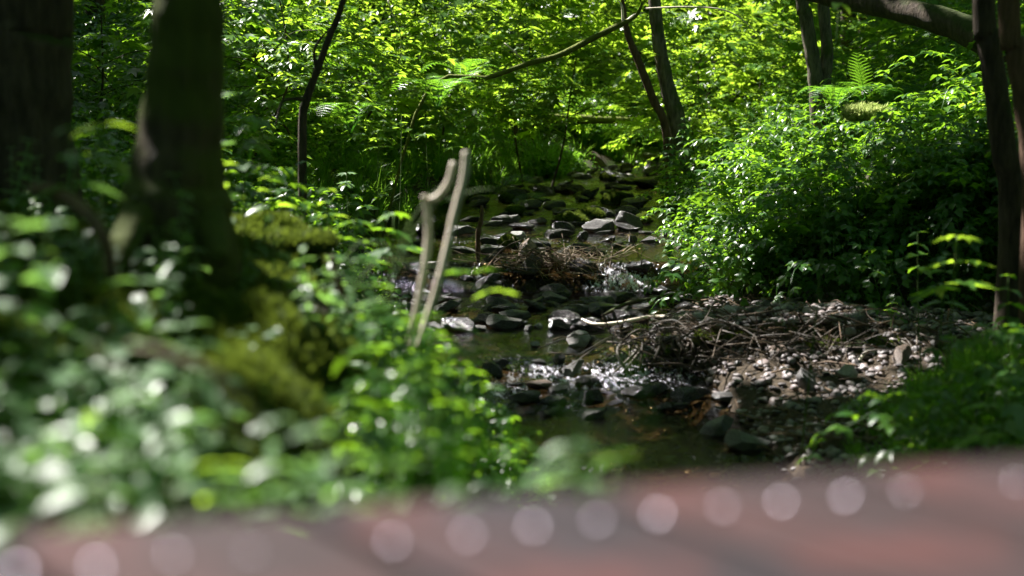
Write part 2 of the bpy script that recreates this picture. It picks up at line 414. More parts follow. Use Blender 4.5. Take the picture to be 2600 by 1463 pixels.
def bramble(h=.5, n=7, L=.075):
    m = MB(); a = random.random() * 6.28; r = h * 1.1
    pts = [(0, 0, 0), (math.cos(a) * r * .25, math.sin(a) * r * .25, h * .75), (math.cos(a) * r * .7, math.sin(a) * r * .7, h), (math.cos(a) * r * 1.2, math.sin(a) * r * 1.2, h * .7)]
    m.addp(tube(pts, [.004, .002], 4, 8, cap=False)); pa = smooth_path(pts, n * 2)
    for k in range(2, n * 2, 1):
        c = pa[k]; aa = a + (1.3 if k % 2 else -1.3) + rvec(-.4, .4)
        base = c + np.array([math.cos(aa), math.sin(aa), .15]) * .04
        for q in (-1.05, 0, 1.05):
            m.addp(leafp(L * rvec(.8, 1.15), .62), rots(aa + q, rvec(-.1, .4), rvec(-.2, .2))[0], base)
    return m.proto()
def clover(h=.14, n=10, L=.05):
    """low mat of stalked rounded leaves"""
    m = MB()
    for k in range(n):
        a = random.random() * 6.28; r = random.random() * .13; z = h * rvec(.5, 1.1)
        m.addp(leafp(L * rvec(.7, 1.3), .8, .08, .2), rots(a + rvec(-1, 1), rvec(-.3, .3), rvec(-.3, .3))[0], (math.cos(a) * r, math.sin(a) * r, z))
    return m.proto()
def spray(L=.6, n=11, leaf=leaf_lo, ls=.09, droop=.15):
    """flat side branch with alternate leaves"""
    m = MB(); pts = [(0, 0, 0), (L * .5, rvec(-.05, .05), .02), (L, rvec(-.1, .1), -droop * L)]
    m.addp(tube(pts, [.005, .0015], 3, 5, cap=False)); pa = smooth_path(pts, n)
    for k in range(1, n):
        s = 1 if k % 2 else -1
        m.addp(leaf(ls * rvec(.75, 1.2)), rots(s * rvec(.6, 1.2), rvec(-.15, .35), rvec(-.35, .35))[0], pa[k])
    m.addp(leaf(ls), rots(0, .2)[0], pa[-1]); return m.proto()
def fern(n=9, L=.6, hero=False, up=.9):
    m = MB()
    for f in range(n):
        a = f / n * 6.28 + rvec(-.3, .3); l = L * rvec(.75, 1.1); up_ = up * rvec(.8, 1.15)
        ca, sa = math.cos(a), math.sin(a)
        pts = [(0, 0, 0), (ca * l * .25, sa * l * .25, l * .55 * up_), (ca * l * .6, sa * l * .6, l * .85 * up_), (ca * l, sa * l, l * .75 * up_)]
        m.addp(frond(pts, l, hero))
    return m.proto()
def frond(pts, l, hero=False, npn=17, wide=.24, sidev=None):
    m = MB(); pa = smooth_path(pts, npn + 3)
    m.addp(tube(pts, [.004, .0015], 3, 8, cap=False))
    tan = np.gradient(pa, axis=0)
    for k in range(3, npn + 2):
        f = (k - 2) / npn; ln = l * wide * (math.sin(math.pi * min(1, f * .82 + .18)) ** .8) + .008
        T = tan[k] / np.linalg.norm(tan[k]); side = np.cross(T, [0, 0, 1.]) if sidev is None else np.array(sidev, float); side /= np.linalg.norm(side) + 1e-9; up = np.cross(side, T)
        for s in (-1, 1):
            d = s * side * .93 + T * .36; B = np.stack([d, np.cross(up, d), up], 1)
            if hero:
                q = 9
                for j in range(q):
                    g = j / q; w = ln * .115 * (1 - .7 * g)
                    for s2 in (-1, 1):
                        m.addp(leaf_lo(w * 1.25, .55, 0, .15), B @ rots(s2 * 1.25)[0], pa[k] + d * ln * (g + .05))
                m.addp(leaf_lo(ln, .06, 0, .1), B, pa[k])
            else:
                m.addp(leaf_lo(ln, .26, .02, .15), B, pa[k])
    return m.proto()
def grass(n=26, h=.3):
    m = MB()
    for k in range(n):
        a = random.random() * 6.28; l = h * rvec(.5, 1.15); b = rvec(.15, .7) * l; w = .004 * rvec(.7, 1.5)
        r0 = random.random() * .04; c, s = math.cos(a), math.sin(a)
        p = [np.array([c * r0 + c * b * f * f, s * r0 + s * b * f * f, l * (f - .25 * f * f * b / l)]) for f in (0, .4, .75, 1)]
        n_ = np.array([-s, c, 0]) * w
        V = [p[0] - n_, p[0] + n_, p[1] - n_, p[1] + n_, p[2] - n_ * .7, p[2] + n_ * .7, p[3]]
        m.add(V, [[4, 5, 6]], [[0, 1, 3, 2], [2, 3, 5, 4]])
    return m.proto()
def mosstuft(n=14, h=.02, r=.02):
    m = MB()
    for k in range(n):
        a = random.random() * 6.28; q = r * math.sqrt(random.random()); b = rvec(0, .8) * h
        c, s = math.cos(a), math.sin(a); base = np.array([c * q, s * q, -h * .3]); tip = base + np.array([c * b, s * b, h * rvec(.8, 1.6)])
        n_ = np.array([-s, c, 0]) * h * .22
        m.add([base - n_, base + n_, tip], [[0, 1, 2]])
    return m.proto()

HERBS = [herb(rvec(.35, .6), random.choice([5, 6, 7]), rvec(.07, .10), rvec(.42, .6)) for _ in range(7)]
HERB_LO = [herb(rvec(.35, .6), 6, rvec(.09, .12), .5, leaf_lo if False else (lambda s: leaf_lo(s, .55)), stem=False) for _ in range(6)]
HERB_SMALL = [herb(rvec(.2, .35), 6, rvec(.035, .055), .55) for _ in range(5)]
BRAM = [bramble(rvec(.35, .55)) for _ in range(5)]
CLOV = [clover() for _ in range(5)]
FERNS = [fern(8, .55) for _ in range(3)]
GRASS = [grass(26, .3), grass(30, .35), grass(20, .22)]
MOSS = [mosstuft() for _ in range(4)]

def scatter(m, protos, X, Y, Z, smin, smax, tilt=.25, seed=0):
    r = np.random.default_rng(seed); k = r.integers(0, len(protos), len(X))
    for i, p in enumerate(protos):
        s = k == i; n = int(s.sum())
        if n: m.inst(p, rots(r.random(n) * 6.283, r.normal(0, tilt, n), r.normal(0, tilt, n), r.uniform(smin, smax, n)), np.stack([X[s], Y[s], Z[s]], 1))
    return m
CLEAR = []                           # low growth keeps off these spots (x0, x1, y0, y1)
def clear(px0, px1, py, front=2.0, Y=None):
    Yc = float(G((px0 + px1) / 2, py)[1]) if Y is None else Y; CLEAR.append(((px0 - 1300) * K * Yc, (px1 - 1300) * K * Yc, Yc - front, Yc + .15))
def area(n, x0, x1, y0, y1, seed, margin=1.6):
    """random ground points inside the view wedge (with a margin for a step aside)"""
    r = np.random.default_rng(seed); x = r.uniform(x0, x1, n); y = r.uniform(y0, y1, n)
    k = np.abs(x) < y * .365 + margin
    for (a, b, c, d) in CLEAR: k &= ~((x > a) & (x < b) & (y > c) & (y < d))
    return x[k], y[k]

# ------------------------------------------------------------------ ground, water
def axis(parts):
    out = [np.array([parts[0][0]])]
    for a, b, st in parts: out.append(np.linspace(a, b, max(2, int(round((b - a) / st)) + 1))[1:])
    return np.concatenate(out)
gx = axis([(-70, -20, 5), (-20, -6, .7), (-6, -2.2, .16), (-2.2, 4.4, .05), (4.4, 9, .2), (9, 24, .8), (24, 80, 5)])
gy = axis([(-30, -4, 2), (-4, 1, .5), (1, 3, .1), (3, 12, .05), (12, 22, .1), (22, 40, .5), (40, 120, 4)])
XX, YY = np.meshgrid(gx, gy); ZZ = H(XX, YY); nx, ny = len(gx), len(gy)
idx = np.arange(nx * ny).reshape(ny, nx)
m = MB().add(np.stack([XX.ravel(), YY.ravel(), ZZ.ravel()], 1), E3, np.stack([idx[:-1, :-1].ravel(), idx[:-1, 1:].ravel(), idx[1:, 1:].ravel(), idx[1:, :-1].ravel()], 1))
ground = struct(m.build('ground', M_soil), 'dark forest floor and stream banks')
a_ = ground.data.attributes.new('bed', 'FLOAT', 'POINT')
inb = sm((XX - xl(YY) + .15) / .15) * sm((xb(YY) + .1 - XX) / .2)
a_.data.foreach_set('value', inb.ravel().astype(np.float32))

wy = axis([(-12, 4, 1), (4, 6.5, .06), (6.5, 12, .02), (12, 18, .035), (18, 26, .1), (26, 40, .5)])
ws = np.linspace(0, 1, 150)
WY, WS = np.meshgrid(wy, ws, indexing='ij'); WX = (xl(WY) - .35) * (1 - WS) + (xr(WY) + .45) * WS
def rapid(x, y):
    f = .8 * np.exp(-((y - 7.95 - .25 * (x - .3)) / .45) ** 2) + 1.15 * np.exp(-((y - 10.78) / .16) ** 2) * np.exp(-((x - .82) / .30) ** 4)
    f = f + .45 * np.exp(-((y - 10.1) / .25) ** 2) + .45 * np.exp(-((y - 12.1) / .3) ** 2) + .5 * np.exp(-((y - 15.6) / .6) ** 2) + .5 * np.exp(-((y - 17.6) / .4) ** 2)
    f = f + .35 * np.exp(-((y - 6.35) / .3) ** 2) * (x > .3)
    return np.clip(f * (.55 + .9 * (fbm(x * 3, y * 3 + 4) - .25)), 0, 1)
RP = rapid(WX, WY)
WZ = zw(WY) + (fbm(WX * 7, WY * 9, 3) - .5) * (.006 + .07 * RP) + (fbm(WX * 26, WY * 30, 2) - .5) * (.003 + .045 * RP)
i2 = np.arange(WX.size).reshape(WX.shape)
m = MB().add(np.stack([WX.ravel(), WY.ravel(), WZ.ravel()], 1), E3, np.stack([i2[:-1, :-1].ravel(), i2[:-1, 1:].ravel(), i2[1:, 1:].ravel(), i2[1:, :-1].ravel()], 1))
water = struct(m.build('stream_water', M_water), 'shallow clear brown stream tumbling over small stone steps')
a_ = water.data.attributes.new('foam_glint', 'FLOAT', 'POINT'); a_.data.foreach_set('value', RP.ravel().astype(np.float32))

# ------------------------------------------------------------------ stones
bpy.ops.mesh.primitive_ico_sphere_add(subdivisions=4, radius=1); _o = bpy.context.object
ICO4 = (np.array([v.co[:] for v in _o.data.vertices]), np.array([p.vertices[:] for p in _o.data.polygons]), E4); bpy.data.objects.remove(_o)
bpy.ops.mesh.primitive_ico_sphere_add(subdivisions=2, radius=1); _o = bpy.context.object
ICO2 = (np.array([v.co[:] for v in _o.data.vertices]), np.array([p.vertices[:] for p in _o.data.polygons]), E4); bpy.data.objects.remove(_o)
def rock(ico, seed, cuts=14, sharp=.42, noise=.05):
    r = np.random.default_rng(seed); V = ico[0].copy()
    for _ in range(cuts):
        n = r.normal(size=3); n /= np.linalg.norm(n); c = r.uniform(sharp, .95)
        V = V - np.maximum(0, V @ n - c)[:, None] * n * .96
    if noise:
        f = r.uniform(2, 4, (5, 3)); ph = r.random(5) * 6
        d = sum(np.sin(V @ f[i] * (1 + i * .9) + ph[i]) / (1 + i) for i in range(5))
        V = V * (1 + noise * d * .5)[:, None]
    V[:, 2] -= V[:, 2].min() * .0
    return (V / np.abs(V).max(0), ico[1], E4)
ROCKS = [rock(ICO4, 100 + i) for i in range(9)]
MATS = dict(wet=M_wet, grey=M_grey, pale=M_pale, tan=M_tan, speck=M_speck, moss=M_mstone)
_rm = {}
def stone(px, py, wpx, hpx, kind, label, group=None, rk=None, rot=None, tilt=0., depth=None, lift=0., moss=False, name='stone'):
    """a stone whose foot is seen at px,py and which spans wpx by hpx photo pixels"""
    g = G(px, py + hpx * .35) if depth is None else P(px, py + hpx * .35, depth)
    s = K * g[1]; rk = random.randrange(len(ROCKS)) if rk is None else rk
    hw, hh = wpx * s / 2, hpx * s / 2
    dp = min(hw, max(hh, hw * .7))
    key = (rk, kind)
    if key not in _rm: _rm[key] = MB().addp(ROCKS[rk]).mesh('stone', MATS[kind])
    o = bpy.data.objects.new(name, _rm[key]); col.objects.link(o)
    o.location = (g[0], g[1] + dp * .4, g[2] + hh * .55 + lift)
    o.scale = (hw * 1.04, dp, hh * 1.25)
    o.rotation_euler = (rvec(-.08, .08), tilt, rvec(-.3, .3) if rot is None else rot)
    tag(o, label, 'stone', group)
    if moss:
        V = ROCKS[rk][0]; r = np.random.default_rng(rk + 5); top = V[:, 2] > -.05 + .35 * np.sin(V[:, 0] * 5 + rk)
        ii = r.choice(np.where(top)[0], 1500)
        pts = V[ii] + r.normal(0, .02, (1500, 3)); mm = MB(); inv = np.array([1 / hw, 1 / dp, 1 / (hh * 1.25)])
        for q in range(4):
            k = np.arange(1500) % 4 == q; n = int(k.sum())
            Mx = rots(r.random(n) * 6.28, r.normal(0, .4, n), r.normal(0, .4, n), r.uniform(.5, 1.1, n)); mm.inst(MOSS[q], inv[None, :, None] * Mx, pts[k])
        c = mm.build('moss_cover', M_mossb, o)
    return o
def c4(X, Y, W_, H_): return 1050 + X / 3.433, 420 + Y / 3.433, W_ / 3.433, H_ / 3.433
def c5(X, Y, W_, H_): return 1250 + X / 3.433, 750 + Y / 3.433, W_ / 3.433, H_ / 3.433
stone(*c4(1360, 465, 320, 120), 'moss', 'large block of stone thickly covered in green moss in mid stream', rk=0, rot=.1, moss=True)
stone(*c4(1290, 540, 240, 130), 'wet', 'dark pointed wet stone standing in front of the large mossy block', rk=1, tilt=.25)
stone(*c4(1560, 430, 270, 80), 'moss', 'long low dark stone with moss along its top, right of the mossy block', rk=2, moss=True)
stone(*c4(1735, 300, 230, 100), 'moss', 'grey boulder capped with yellow green moss near the far riffle', rk=3, moss=True)
stone(*c4(1730, 105, 190, 80), 'moss', 'sunlit mossy stone at the far end of the stream', rk=4, moss=True)
stone(*c4(1880, 100, 120, 60), 'pale', 'bright grey stone leaning beside the sunlit mossy one', rk=5, tilt=.3)
stone(*c4(1570, 525, 155, 75), 'wet', 'small dark pyramid shaped stone right of the pointed stone', rk=6)
stone(*c4(1465, 610, 145, 95), 'wet', 'dark triangular stone alone in the smooth water', rk=1, rot=1.)
stone(*c4(1660, 580, 190, 40), 'grey', 'thin flat stone lying in the smooth middle pool', rk=7)
stone(*c4(1525, 255, 130, 85), 'wet', 'steep dark stone in front of the far riffle', rk=8)
stone(*c4(1860, 405, 250, 100), 'wet', 'broad dark rounded boulder near the right bank upstream', rk=2, rot=.4)
stone(*c4(2010, 465, 150, 100), 'moss', 'round mossy stone against the right bank', rk=0, rot=2., moss=True)
stone(*c4(1890, 510, 115, 90), 'grey', 'grey stone between broad dark boulder and round mossy stone', rk=3)
stone(*c4(1890, 560, 230, 42), 'wet', 'low dark slab in the water below the round mossy stone', rk=7)
stone(*c4(700, 500, 210, 50), 'grey', 'flat silvery slab at the left edge beside the sunlit grass', rk=7, rot=.1)
stone(*c4(860, 470, 190, 75), 'grey', 'stepped silvery slab lit on top at the left edge', rk=5, rot=.2)
stone(*c4(970, 535, 270, 75), 'wet', 'long dark hump stone right of the silvery slabs', rk=8)
stone(*c4(915, 620, 160, 120), 'speck', 'round speckled white and grey stone', rk=4)
stone(*c4(990, 725, 205, 140), 'tan', 'tan upright rounded slab standing behind the twig dam', rk=5, tilt=-.45)
stone(*c4(1120, 745, 95, 55), 'pale', 'small pale stone right of the tan slab', rk=6)
stone(*c4(830, 680, 150, 110), 'moss', 'mossy stone between grey slab and speckled stone', rk=2, moss=True)
stone(*c4(690, 730, 260, 90), 'grey', 'grey brown slab left of the twig dam', rk=7, tilt=.12)
stone(*c4(1480, 880, 310, 140), 'wet', 'big tilted wet slab that holds back the upper cascade', rk=5, tilt=.4)
stone(*c4(1990, 900, 290, 120), 'wet', 'dark wet boulder right of the upper cascade', rk=8, tilt=-.15)
stone(*c4(1240, 600, 300, 80), 'wet', 'cluster topping dark stone below the mossy block', rk=3)
stone(*c4(1540, 740, 145, 85), 'wet', 'dark stone above the sparkling lip of the cascade', rk=1, rot=2.)
stone(*c4(1920, 645, 90, 60), 'wet', 'small black stone at the right edge of smooth water', rk=6)
stone(*c4(2070, 650, 170, 85), 'grey', 'grey stone half under the leaves of the right bank', rk=0)
stone(*c4(1030, 880, 240, 160), 'grey', 'pale grey slab propped up under the twig dam', rk=5, tilt=-.6)
stone(*c4(1240, 1090, 290, 110), 'wet', 'dark flat boulder below the twig dam', rk=2)
stone(*c4(1790, 1150, 300, 80), 'wet', 'long dark stone below the cascade pool', rk=3, rot=0)
stone(*c4(2150, 1100, 300, 95), 'wet', 'dark ledge stone right of the cascade pool', rk=8)
stone(*c4(1430, 1250, 220, 110), 'grey', 'grey green wedge stone below the riffle', rk=1)
stone(*c4(1760, 1320, 220, 90), 'wet', 'rounded wet stone above the long branch', rk=4)
stone(*c4(1300, 1390, 240, 130), 'wet', 'black stone just left of the white rock', rk=6)
stone(*c4(2010, 1240, 95, 120), 'grey', 'small upright grey stone by the right ledge', rk=5)
stone(*c4(700, 1040, 180, 70), 'grey', 'grey stone in the left shallows under blurred leaves', rk=0)
stone(*c4(150, 870, 190, 70), 'pale', 'sunlit pale flat stone behind the two stripped stems', rk=7)
stone(*c4(330, 870, 160, 60), 'wet', 'dark stone beside the sunlit flat one left of the dam', rk=2)
stone(*c4(2440, 1340, 180, 110), 'pale', 'pale angular rock at the head of the gravel bar', rk=1, tilt=-.3)
stone(*c4(220, 570, 120, 110), 'moss', 'mossy stone on the left edge of the stream', rk=3, moss=True)
stone(*c4(810, 290, 150, 90), 'moss', 'dark mossy stone below the left bank upstream', rk=0, moss=True)
stone(*c4(900, 400, 170, 60), 'moss', 'low mossy stone above the silvery slabs', rk=4, moss=True)
stone(*c5(745, 385, 225, 175), 'pale', 'large bright whitish rock at the waters edge', rk=1, tilt=-.35)
stone(*c5(850, 400, 150, 110), 'wet', 'dark stone touching the right side of the white rock', rk=4)
stone(*c5(380, 425, 95, 60), 'pale', 'small white stone in the tan shallows', rk=6, tilt=-.3)
stone(*c5(400, 265, 85, 60), 'pale', 'pale cube like stone at the top of the tan shallows', rk=0)
stone(*c5(310, 290, 95, 55), 'grey', 'bluish stone beside the pale cube like one', rk=3)
stone(*c5(200, 265, 150, 45), 'moss', 'greenish flat stone at the left of the tan shallows', rk=7)
for q, (X_, Y_, W_, H_) in enumerate([(2040, 120, 135, 85), (2160, 150, 85, 95), (2260, 130, 125, 80), (2370, 100, 150, 85)]):
    stone(*c5(X_, Y_, W_, H_), 'grey', ['leftmost', 'narrow second', 'third', 'largest rightmost'][q] + ' of four brown grey slabs leaning under the right bank', 'slabs leaning under the right bank', rk=5, tilt=-.5)
stone(*c5(890, 880, 200, 140), 'wet', 'black stone in the middle of the lower cascade', rk=6, name='stone')
stone(*c5(600, 560, 130, 110), 'wet', 'dark stone at the lip of the lower cascade', rk=4)
stone(*c5(430, 780, 300, 90), 'tan', 'brown wet ledge at the left of the lower cascade', rk=8)
stone(*c5(1250, 850, 260, 110), 'wet', 'black stone at the foot of the root mass', rk=2)
stone(*c5(1700, 870, 420, 130), 'wet', 'long black ledge below the root mass', rk=3)
stone(*c5(2050, 890, 270, 75), 'grey', 'smooth oval grey stone right of the lower pool', rk=4)
stone(*c5(1640, 960, 230, 60), 'wet', 'low wet stone at the right edge of the lower pool', rk=7)
stone(*c5(1960, 1160, 420, 150), 'grey', 'large grey brown slab pointing into the lower pool', rk=5, tilt=-.35, rot=.1)
stone(*c5(2260, 1290, 440, 170), 'grey', 'second large slab sloping away from the pool', rk=7, tilt=.3, rot=-.1)
stone(*c5(2510, 1195, 100, 75), 'pale', 'light rounded stone right of the two large slabs', rk=4)
stone(*c5(2000, 500 + 640, 100, 60), 'wet', 'small black stone before the large slabs', rk=6)
stone(2150, 948, 66, 40, 'pale', 'smooth pale round stone on the gravel bar', rk=2, rot=.5)
stone(2210, 890, 34, 30, 'pale', 'brightest white pebble on the gravel bar', rk=6)
stone(2180, 880, 60, 40, 'moss', 'stone with yellow moss on the gravel bar', rk=0)
stone(2290, 905, 60, 50, 'tan', 'orange brown stone on the gravel bar', rk=3)
stone(2050, 970, 55, 70, 'grey', 'upright grey stone at the end of the root mass', rk=5, tilt=-.7)
for q, (x_, y_, w_) in enumerate([(2040, 800, 62), (1960, 905, 60), (2160, 830, 60), (2130, 860, 48), (2320, 850, 58), (2380, 880, 66), (2430, 850, 50), (2260, 835, 44), (1900, 830, 50), (1830, 800, 60)]):
    stone(x_ + 20, y_ - 10, w_, w_ * .55, ['pale', 'tan', 'grey'][q % 3], 'pebble of fist size on the sunlit gravel bar', 'fist sized pebbles on the gravel bar', name='stone')
# smaller stones of the stream bed, each its own
r = np.random.default_rng(3); nst = 0
while nst < 205:
    y = r.choice([r.uniform(7.4, 8.3), r.uniform(9.2, 10.9), r.uniform(11, 15), r.uniform(15, 20.5)], p=[.12, .38, .2, .3]); x = r.uniform(xl(y) + .02, xr(y) + .05)
    px_, py_ = proj(x, y, zw(y)); size = r.uniform(.08, .25) * (1 + .015 * y) * (.7 if y < 8.4 else (1.25 if y > 12 else 1))
    zone = 'below the dam' if y < 10.9 else ('above the cascade' if y < 15 else 'at the far riffle')
    stone(float(px_), float(py_), size / (K * y), size * r.uniform(.2, .45) / (K * y), r.choice(['wet', 'wet', 'wet', 'grey']),
          'small dark wet stone of the stream bed ' + zone, 'small stones of the stream bed ' + zone, tilt=r.uniform(-.4, .4)); nst += 1

# gravel as loose stuff
PEB = [rock(ICO2, 300 + i, 6, .5, .05) for i in range(8)]
def gravel(n, seed, cond, smin, smax, name, mat, label, lift=0.):
    r = np.random.default_rng(seed); x = r.uniform(-2, 5, n); y = r.uniform(4.5, 21, n) ** 1.0
    k = cond(x, y); x, y = x[k], y[k]; m = MB(); kk = r.integers(0, 8, len(x))
    for i in range(8):
        s = kk == i; c = int(s.sum()); sz = smin + (smax - smin) * r.random(c) ** 2.5
        S = np.stack([sz, sz * r.uniform(.6, 1, c), sz * r.uniform(.3, .6, c)], 1)
        M_ = rots(r.random(c) * 6.28, r.normal(0, .3, c), r.normal(0, .3, c)) * S[:, None, :]
        m.inst(PEB[i], M_, np.stack([x[s], y[s], H(x[s], y[s]) + sz * .25 + lift], 1))
    tag(m.build(name, mat), label, kind='stuff')
gravel(150000, 11, lambda x, y: (x > xr(y) - .12) & (x < xb(y) + .15) & (y < 10.6) & ((y > 8.2) | (RNG.random(len(x)) < .45)) & (np.abs(x) < y * .37 + .6), .007, .042, 'gravel', M_gravel, 'pale pinkish gravel on the bar beside the stream')
gravel(30000, 12, lambda x, y: (x > xl(y) - .1) & (x < xr(y) + .1) & (RNG.random(len(x)) < .75), .01, .04, 'bed_gravel', M_gravwet, 'dark wet pebbles on the stream bed')

# ------------------------------------------------------------------ boardwalk
def deckpt(px, py, z):
    u = (px - PW / 2) * K; v = (PH / 2 - py) * K; d = np.array([u, CP + v * SP, -SP + v * CP]); s = (z - CAM_Z) / d[2]
    return d * s + np.array([0, 0, CAM_Z])
DZ = 1.40
A_ = deckpt(0, 1362, DZ); B_ = deckpt(2600, 1178, DZ); e = (B_ - A_) / np.linalg.norm(B_ - A_)
bridge = empty('boardwalk', (*A_[:2], DZ), 'weathered reddish plank footbridge crossing the bottom of the view, far out of focus', 'footbridge')
ang = R(38); pd = np.array([math.sin(-ang), math.cos(ang), 0])     # the boards run away from us to the left
nrm = np.array([-e[1], e[0], 0]); step = .21
pl = []
for k in range(-9, 26):
    s0 = A_ + e * (k * step); s1 = A_ + e * ((k + 1) * step - .014); L_ = 2.3
    q = [s0, s1, s1 - pd * L_, s0 - pd * L_]; dz = rvec(-.002, .002)
    c0 = (s0 + s1) / 2
    yaw = math.atan2(-pd[1], -pd[0]); Rm = rots(-yaw)[0]
    loc = np.array([(p - c0) for p in q]) @ Rm.T
    V = [(p[0], p[1], dz) for p in loc] + [(p[0], p[1], dz - .035) for p in loc]
    # bevelled top edge
    cc = np.mean(loc, 0); top = [(cc[0] + (p[0] - cc[0]) * .998, cc[1] + (p[1] - cc[1]) * .95, dz + .004) for p in loc]
    V += top
    F = [[0, 1, 5, 4], [1, 2, 6, 5], [2, 3, 7, 6], [3, 0, 4, 7], [4, 5, 6, 7], [8, 9, 1, 0], [9, 10, 2, 1], [10, 11, 3, 2], [11, 8, 0, 3], [11, 10, 9, 8]]
    b = MB().add([(x * 1., y * 1., z * 1.) for x, y, z in V], E3, F).build('plank', random.choice(M_planks), bridge, False)
    b.location = (*(c0 - A_)[:2], 0); b.rotation_euler.z = yaw; pl.append((c0, b, yaw))
# edge beam below the board ends
q0 = A_ - e * 1.2 - nrm * .16; q1 = A_ + e * 3.2 - nrm * .16
V = [q0, q1, q1 - nrm * .1, q0 - nrm * .1]; V = [(p[0] - A_[0], p[1] - A_[1], -.037) for p in V] + [(p[0] - A_[0], p[1] - A_[1], -.19) for p in V]
MB().add(V, E3, [[0, 1, 2, 3], [7, 6, 5, 4], [0, 4, 5, 1], [1, 5, 6, 2], [2, 6, 7, 3], [3, 7, 4, 0]]).build('beam', M_planks[2], bridge, False)
dome = (ICO2[0] * np.array([.006, .006, .0032]), ICO2[1], E4); dm = MB().addp(dome).mesh('nail', M_nail)
for (px_, py_) in [(50, 1450), (252, 1440), (444, 1412), (640, 1402), (1000, 1378), (1192, 1362), (1358, 1338), (1520, 1322), (1677, 1309), (1842, 1290), (1988, 1275), (2150, 1262), (2305, 1250), (2585, 1226)]:
    p = deckpt(px_, py_, DZ + .005)
    # the board this nail sits in
    best = min(pl, key=lambda t: abs(np.dot(p - t[0], [math.sin(t[2]), -math.cos(t[2]), 0])))
    o = bpy.data.objects.new('nail', dm); col.objects.link(o); o.parent = best[1]
    loc = rots(-best[2])[0] @ (p - best[0]); o.location = (loc[0], loc[1], .005); o.scale = (rvec(.4, .85),) * 3; o.rotation_euler = (rvec(-.4, .4), rvec(-.4, .4), 0)

# ------------------------------------------------------------------ trunks, logs, branches
def trunk_tree(name, label, pts, rad, mat, group=None, branches=(), sides=12, rough=.05, cat='tree', flare=0):
    """pts: world points from the foot upward"""
    base = np.array(pts[0]); o = empty(name, base, label, cat, group)
    P_ = [np.array(p) - base for p in pts]; P_[0] = P_[0] - np.array([0, 0, .15])
    MB().addp(tube(P_, rad, sides, max(16, 6 * len(pts)), rough)).build('trunk', mat, o)
    for bp_, br in branches: MB().addp(tube([np.array(p) - base for p in bp_], br, 6, 14, rough)).build('branch', mat, o)
    return o
def foot(px, Y): x = (px - PW / 2) * K * Y; return np.array([x, Y, float(H(x, Y))])
# big blurred trunk
Y = 3.9
t0 = P(455, 600, Y); gz = float(H(t0[0], t0[1]))
big = trunk_tree('tree', 'thick mossy trunk with flared roots, out of focus left of centre', [(t0[0] - .02, Y, min(gz, t0[2]) - .1), P(445, 560, Y), P(452, 430, Y), P(468, 260, Y), P(475, 80, Y), P(478, -200, Y), P(470, -1500, Y), P(480, -6000, Y)],
    [.21, .16, .125, .108, .098, .092, .085, .05], M_bark_moss, sides=18, rough=.05,
    branches=[([P(420, 520, Y - .02), P(360, 560, Y - .12), P(300, 640, Y - .3), P(260, 760, Y - .5)], [.08, .06, .04, .02]), ([P(500, 520, Y), P(540, 580, Y - .1), P(560, 660, Y - .25)], [.07, .05, .02])])
Y = 5.6
trunk_tree('tree', 'very dark broad trunk at the far left edge', [foot(60, Y) - (0, 0, .1), P(60, 330, Y), P(70, 100, Y), P(78, -300, Y), P(70, -4000, Y)], [.26, .19, .165, .16, .09], M_bark_dark, sides=16,)
Y = 8.6
trunk_tree('sapling', 'slender dark sapling curving right, left of centre', [foot(765, Y), P(768, 340, Y), P(778, 255, Y), P(805, 180, Y), P(838, 90, Y), P(865, 20, Y), P(900, -150, Y), P(930, -900, Y)], [.030, .026, .026, .021, .02, .018, .016, .008], M_bark_dark, sides=8,
    branches=[([P(778, 255, Y), P(745, 250, Y - .1), P(715, 262, Y - .2), P(700, 320, Y - .3)], [.016, .010, .008, .004]), ([P(805, 180, Y), P(800, 120, Y), P(850, 60, Y + .2)], [.012, .008, .004])])
Y = 15.5
trunk_tree('tree', 'upright slim tree with pale lit left side beside the stream', [foot(1740, Y), P(1720, 320, Y), P(1700, 240, Y), P(1680, 150, Y), P(1667, 60, Y), P(1660, -60, Y), P(1650, -400, Y), P(1640, -1500, Y)], [.13, .10, .085, .075, .07, .068, .06, .03], M_bark_pale, sides=12)
Y = 15.2
trunk_tree('dead_tree', 'leaning brown dead stem left of the upright slim tree', [foot(1712, Y), P(1690, 330, Y), P(1660, 255, Y), P(1625, 165, Y), P(1595, 90, Y), P(1585, 30, Y), P(1575, -40, Y)], [.05, .045, .045, .042, .036, .022, .012], M_bark_brown, sides=9, cat='dead tree')
Y = 12.4
br = empty('fallen_branch', P(1240, 195, Y), 'mossy arched branch reaching up to forked bare tips at top centre', 'branch')
b0 = P(1240, 195, Y)
MB().addp(tube([p - b0 for p in (foot(960, Y), P(1080, 235, Y), P(1240, 197, Y), P(1340, 162, Y), P(1420, 140, Y), P(1500, 100, Y), P(1570, 65, Y), P(1615, 40, Y), P(1632, 5, Y))], [.010, .016, .020, .024, .026, .026, .018, .008], 8, 30, .06)).build('limb', M_mosslog, br)
MB().addp(tube([p - b0 for p in (P(1590, 55, Y), P(1612, 38, Y), P(1640, 32, Y))], [.016, .012, .004], 6, 8, .06)).build('twig', M_stick, br)
MB().addp(tube([p - b0 for p in (P(1582, 60, Y), P(1580, 20, Y), P(1572, 2, Y))], [.014, .010, .004], 6, 8, .06)).build('twig', M_stick, br)
Y = 12.5
pb = empty('bare_branch', P(1650, 20, Y), 'thin pale bare branch arching right from the slim tree top', 'branch'); b0 = P(1650, 20, Y)
MB().addp(tube([p - b0 for p in (P(1640, 22, Y), P(1740, 18, Y), P(1830, 24, Y), P(1885, 50, Y), P(1930, 95, Y))], [.008, .008, .007, .006, .003], 5, 18, .05)).build('limb', M_stick, pb)
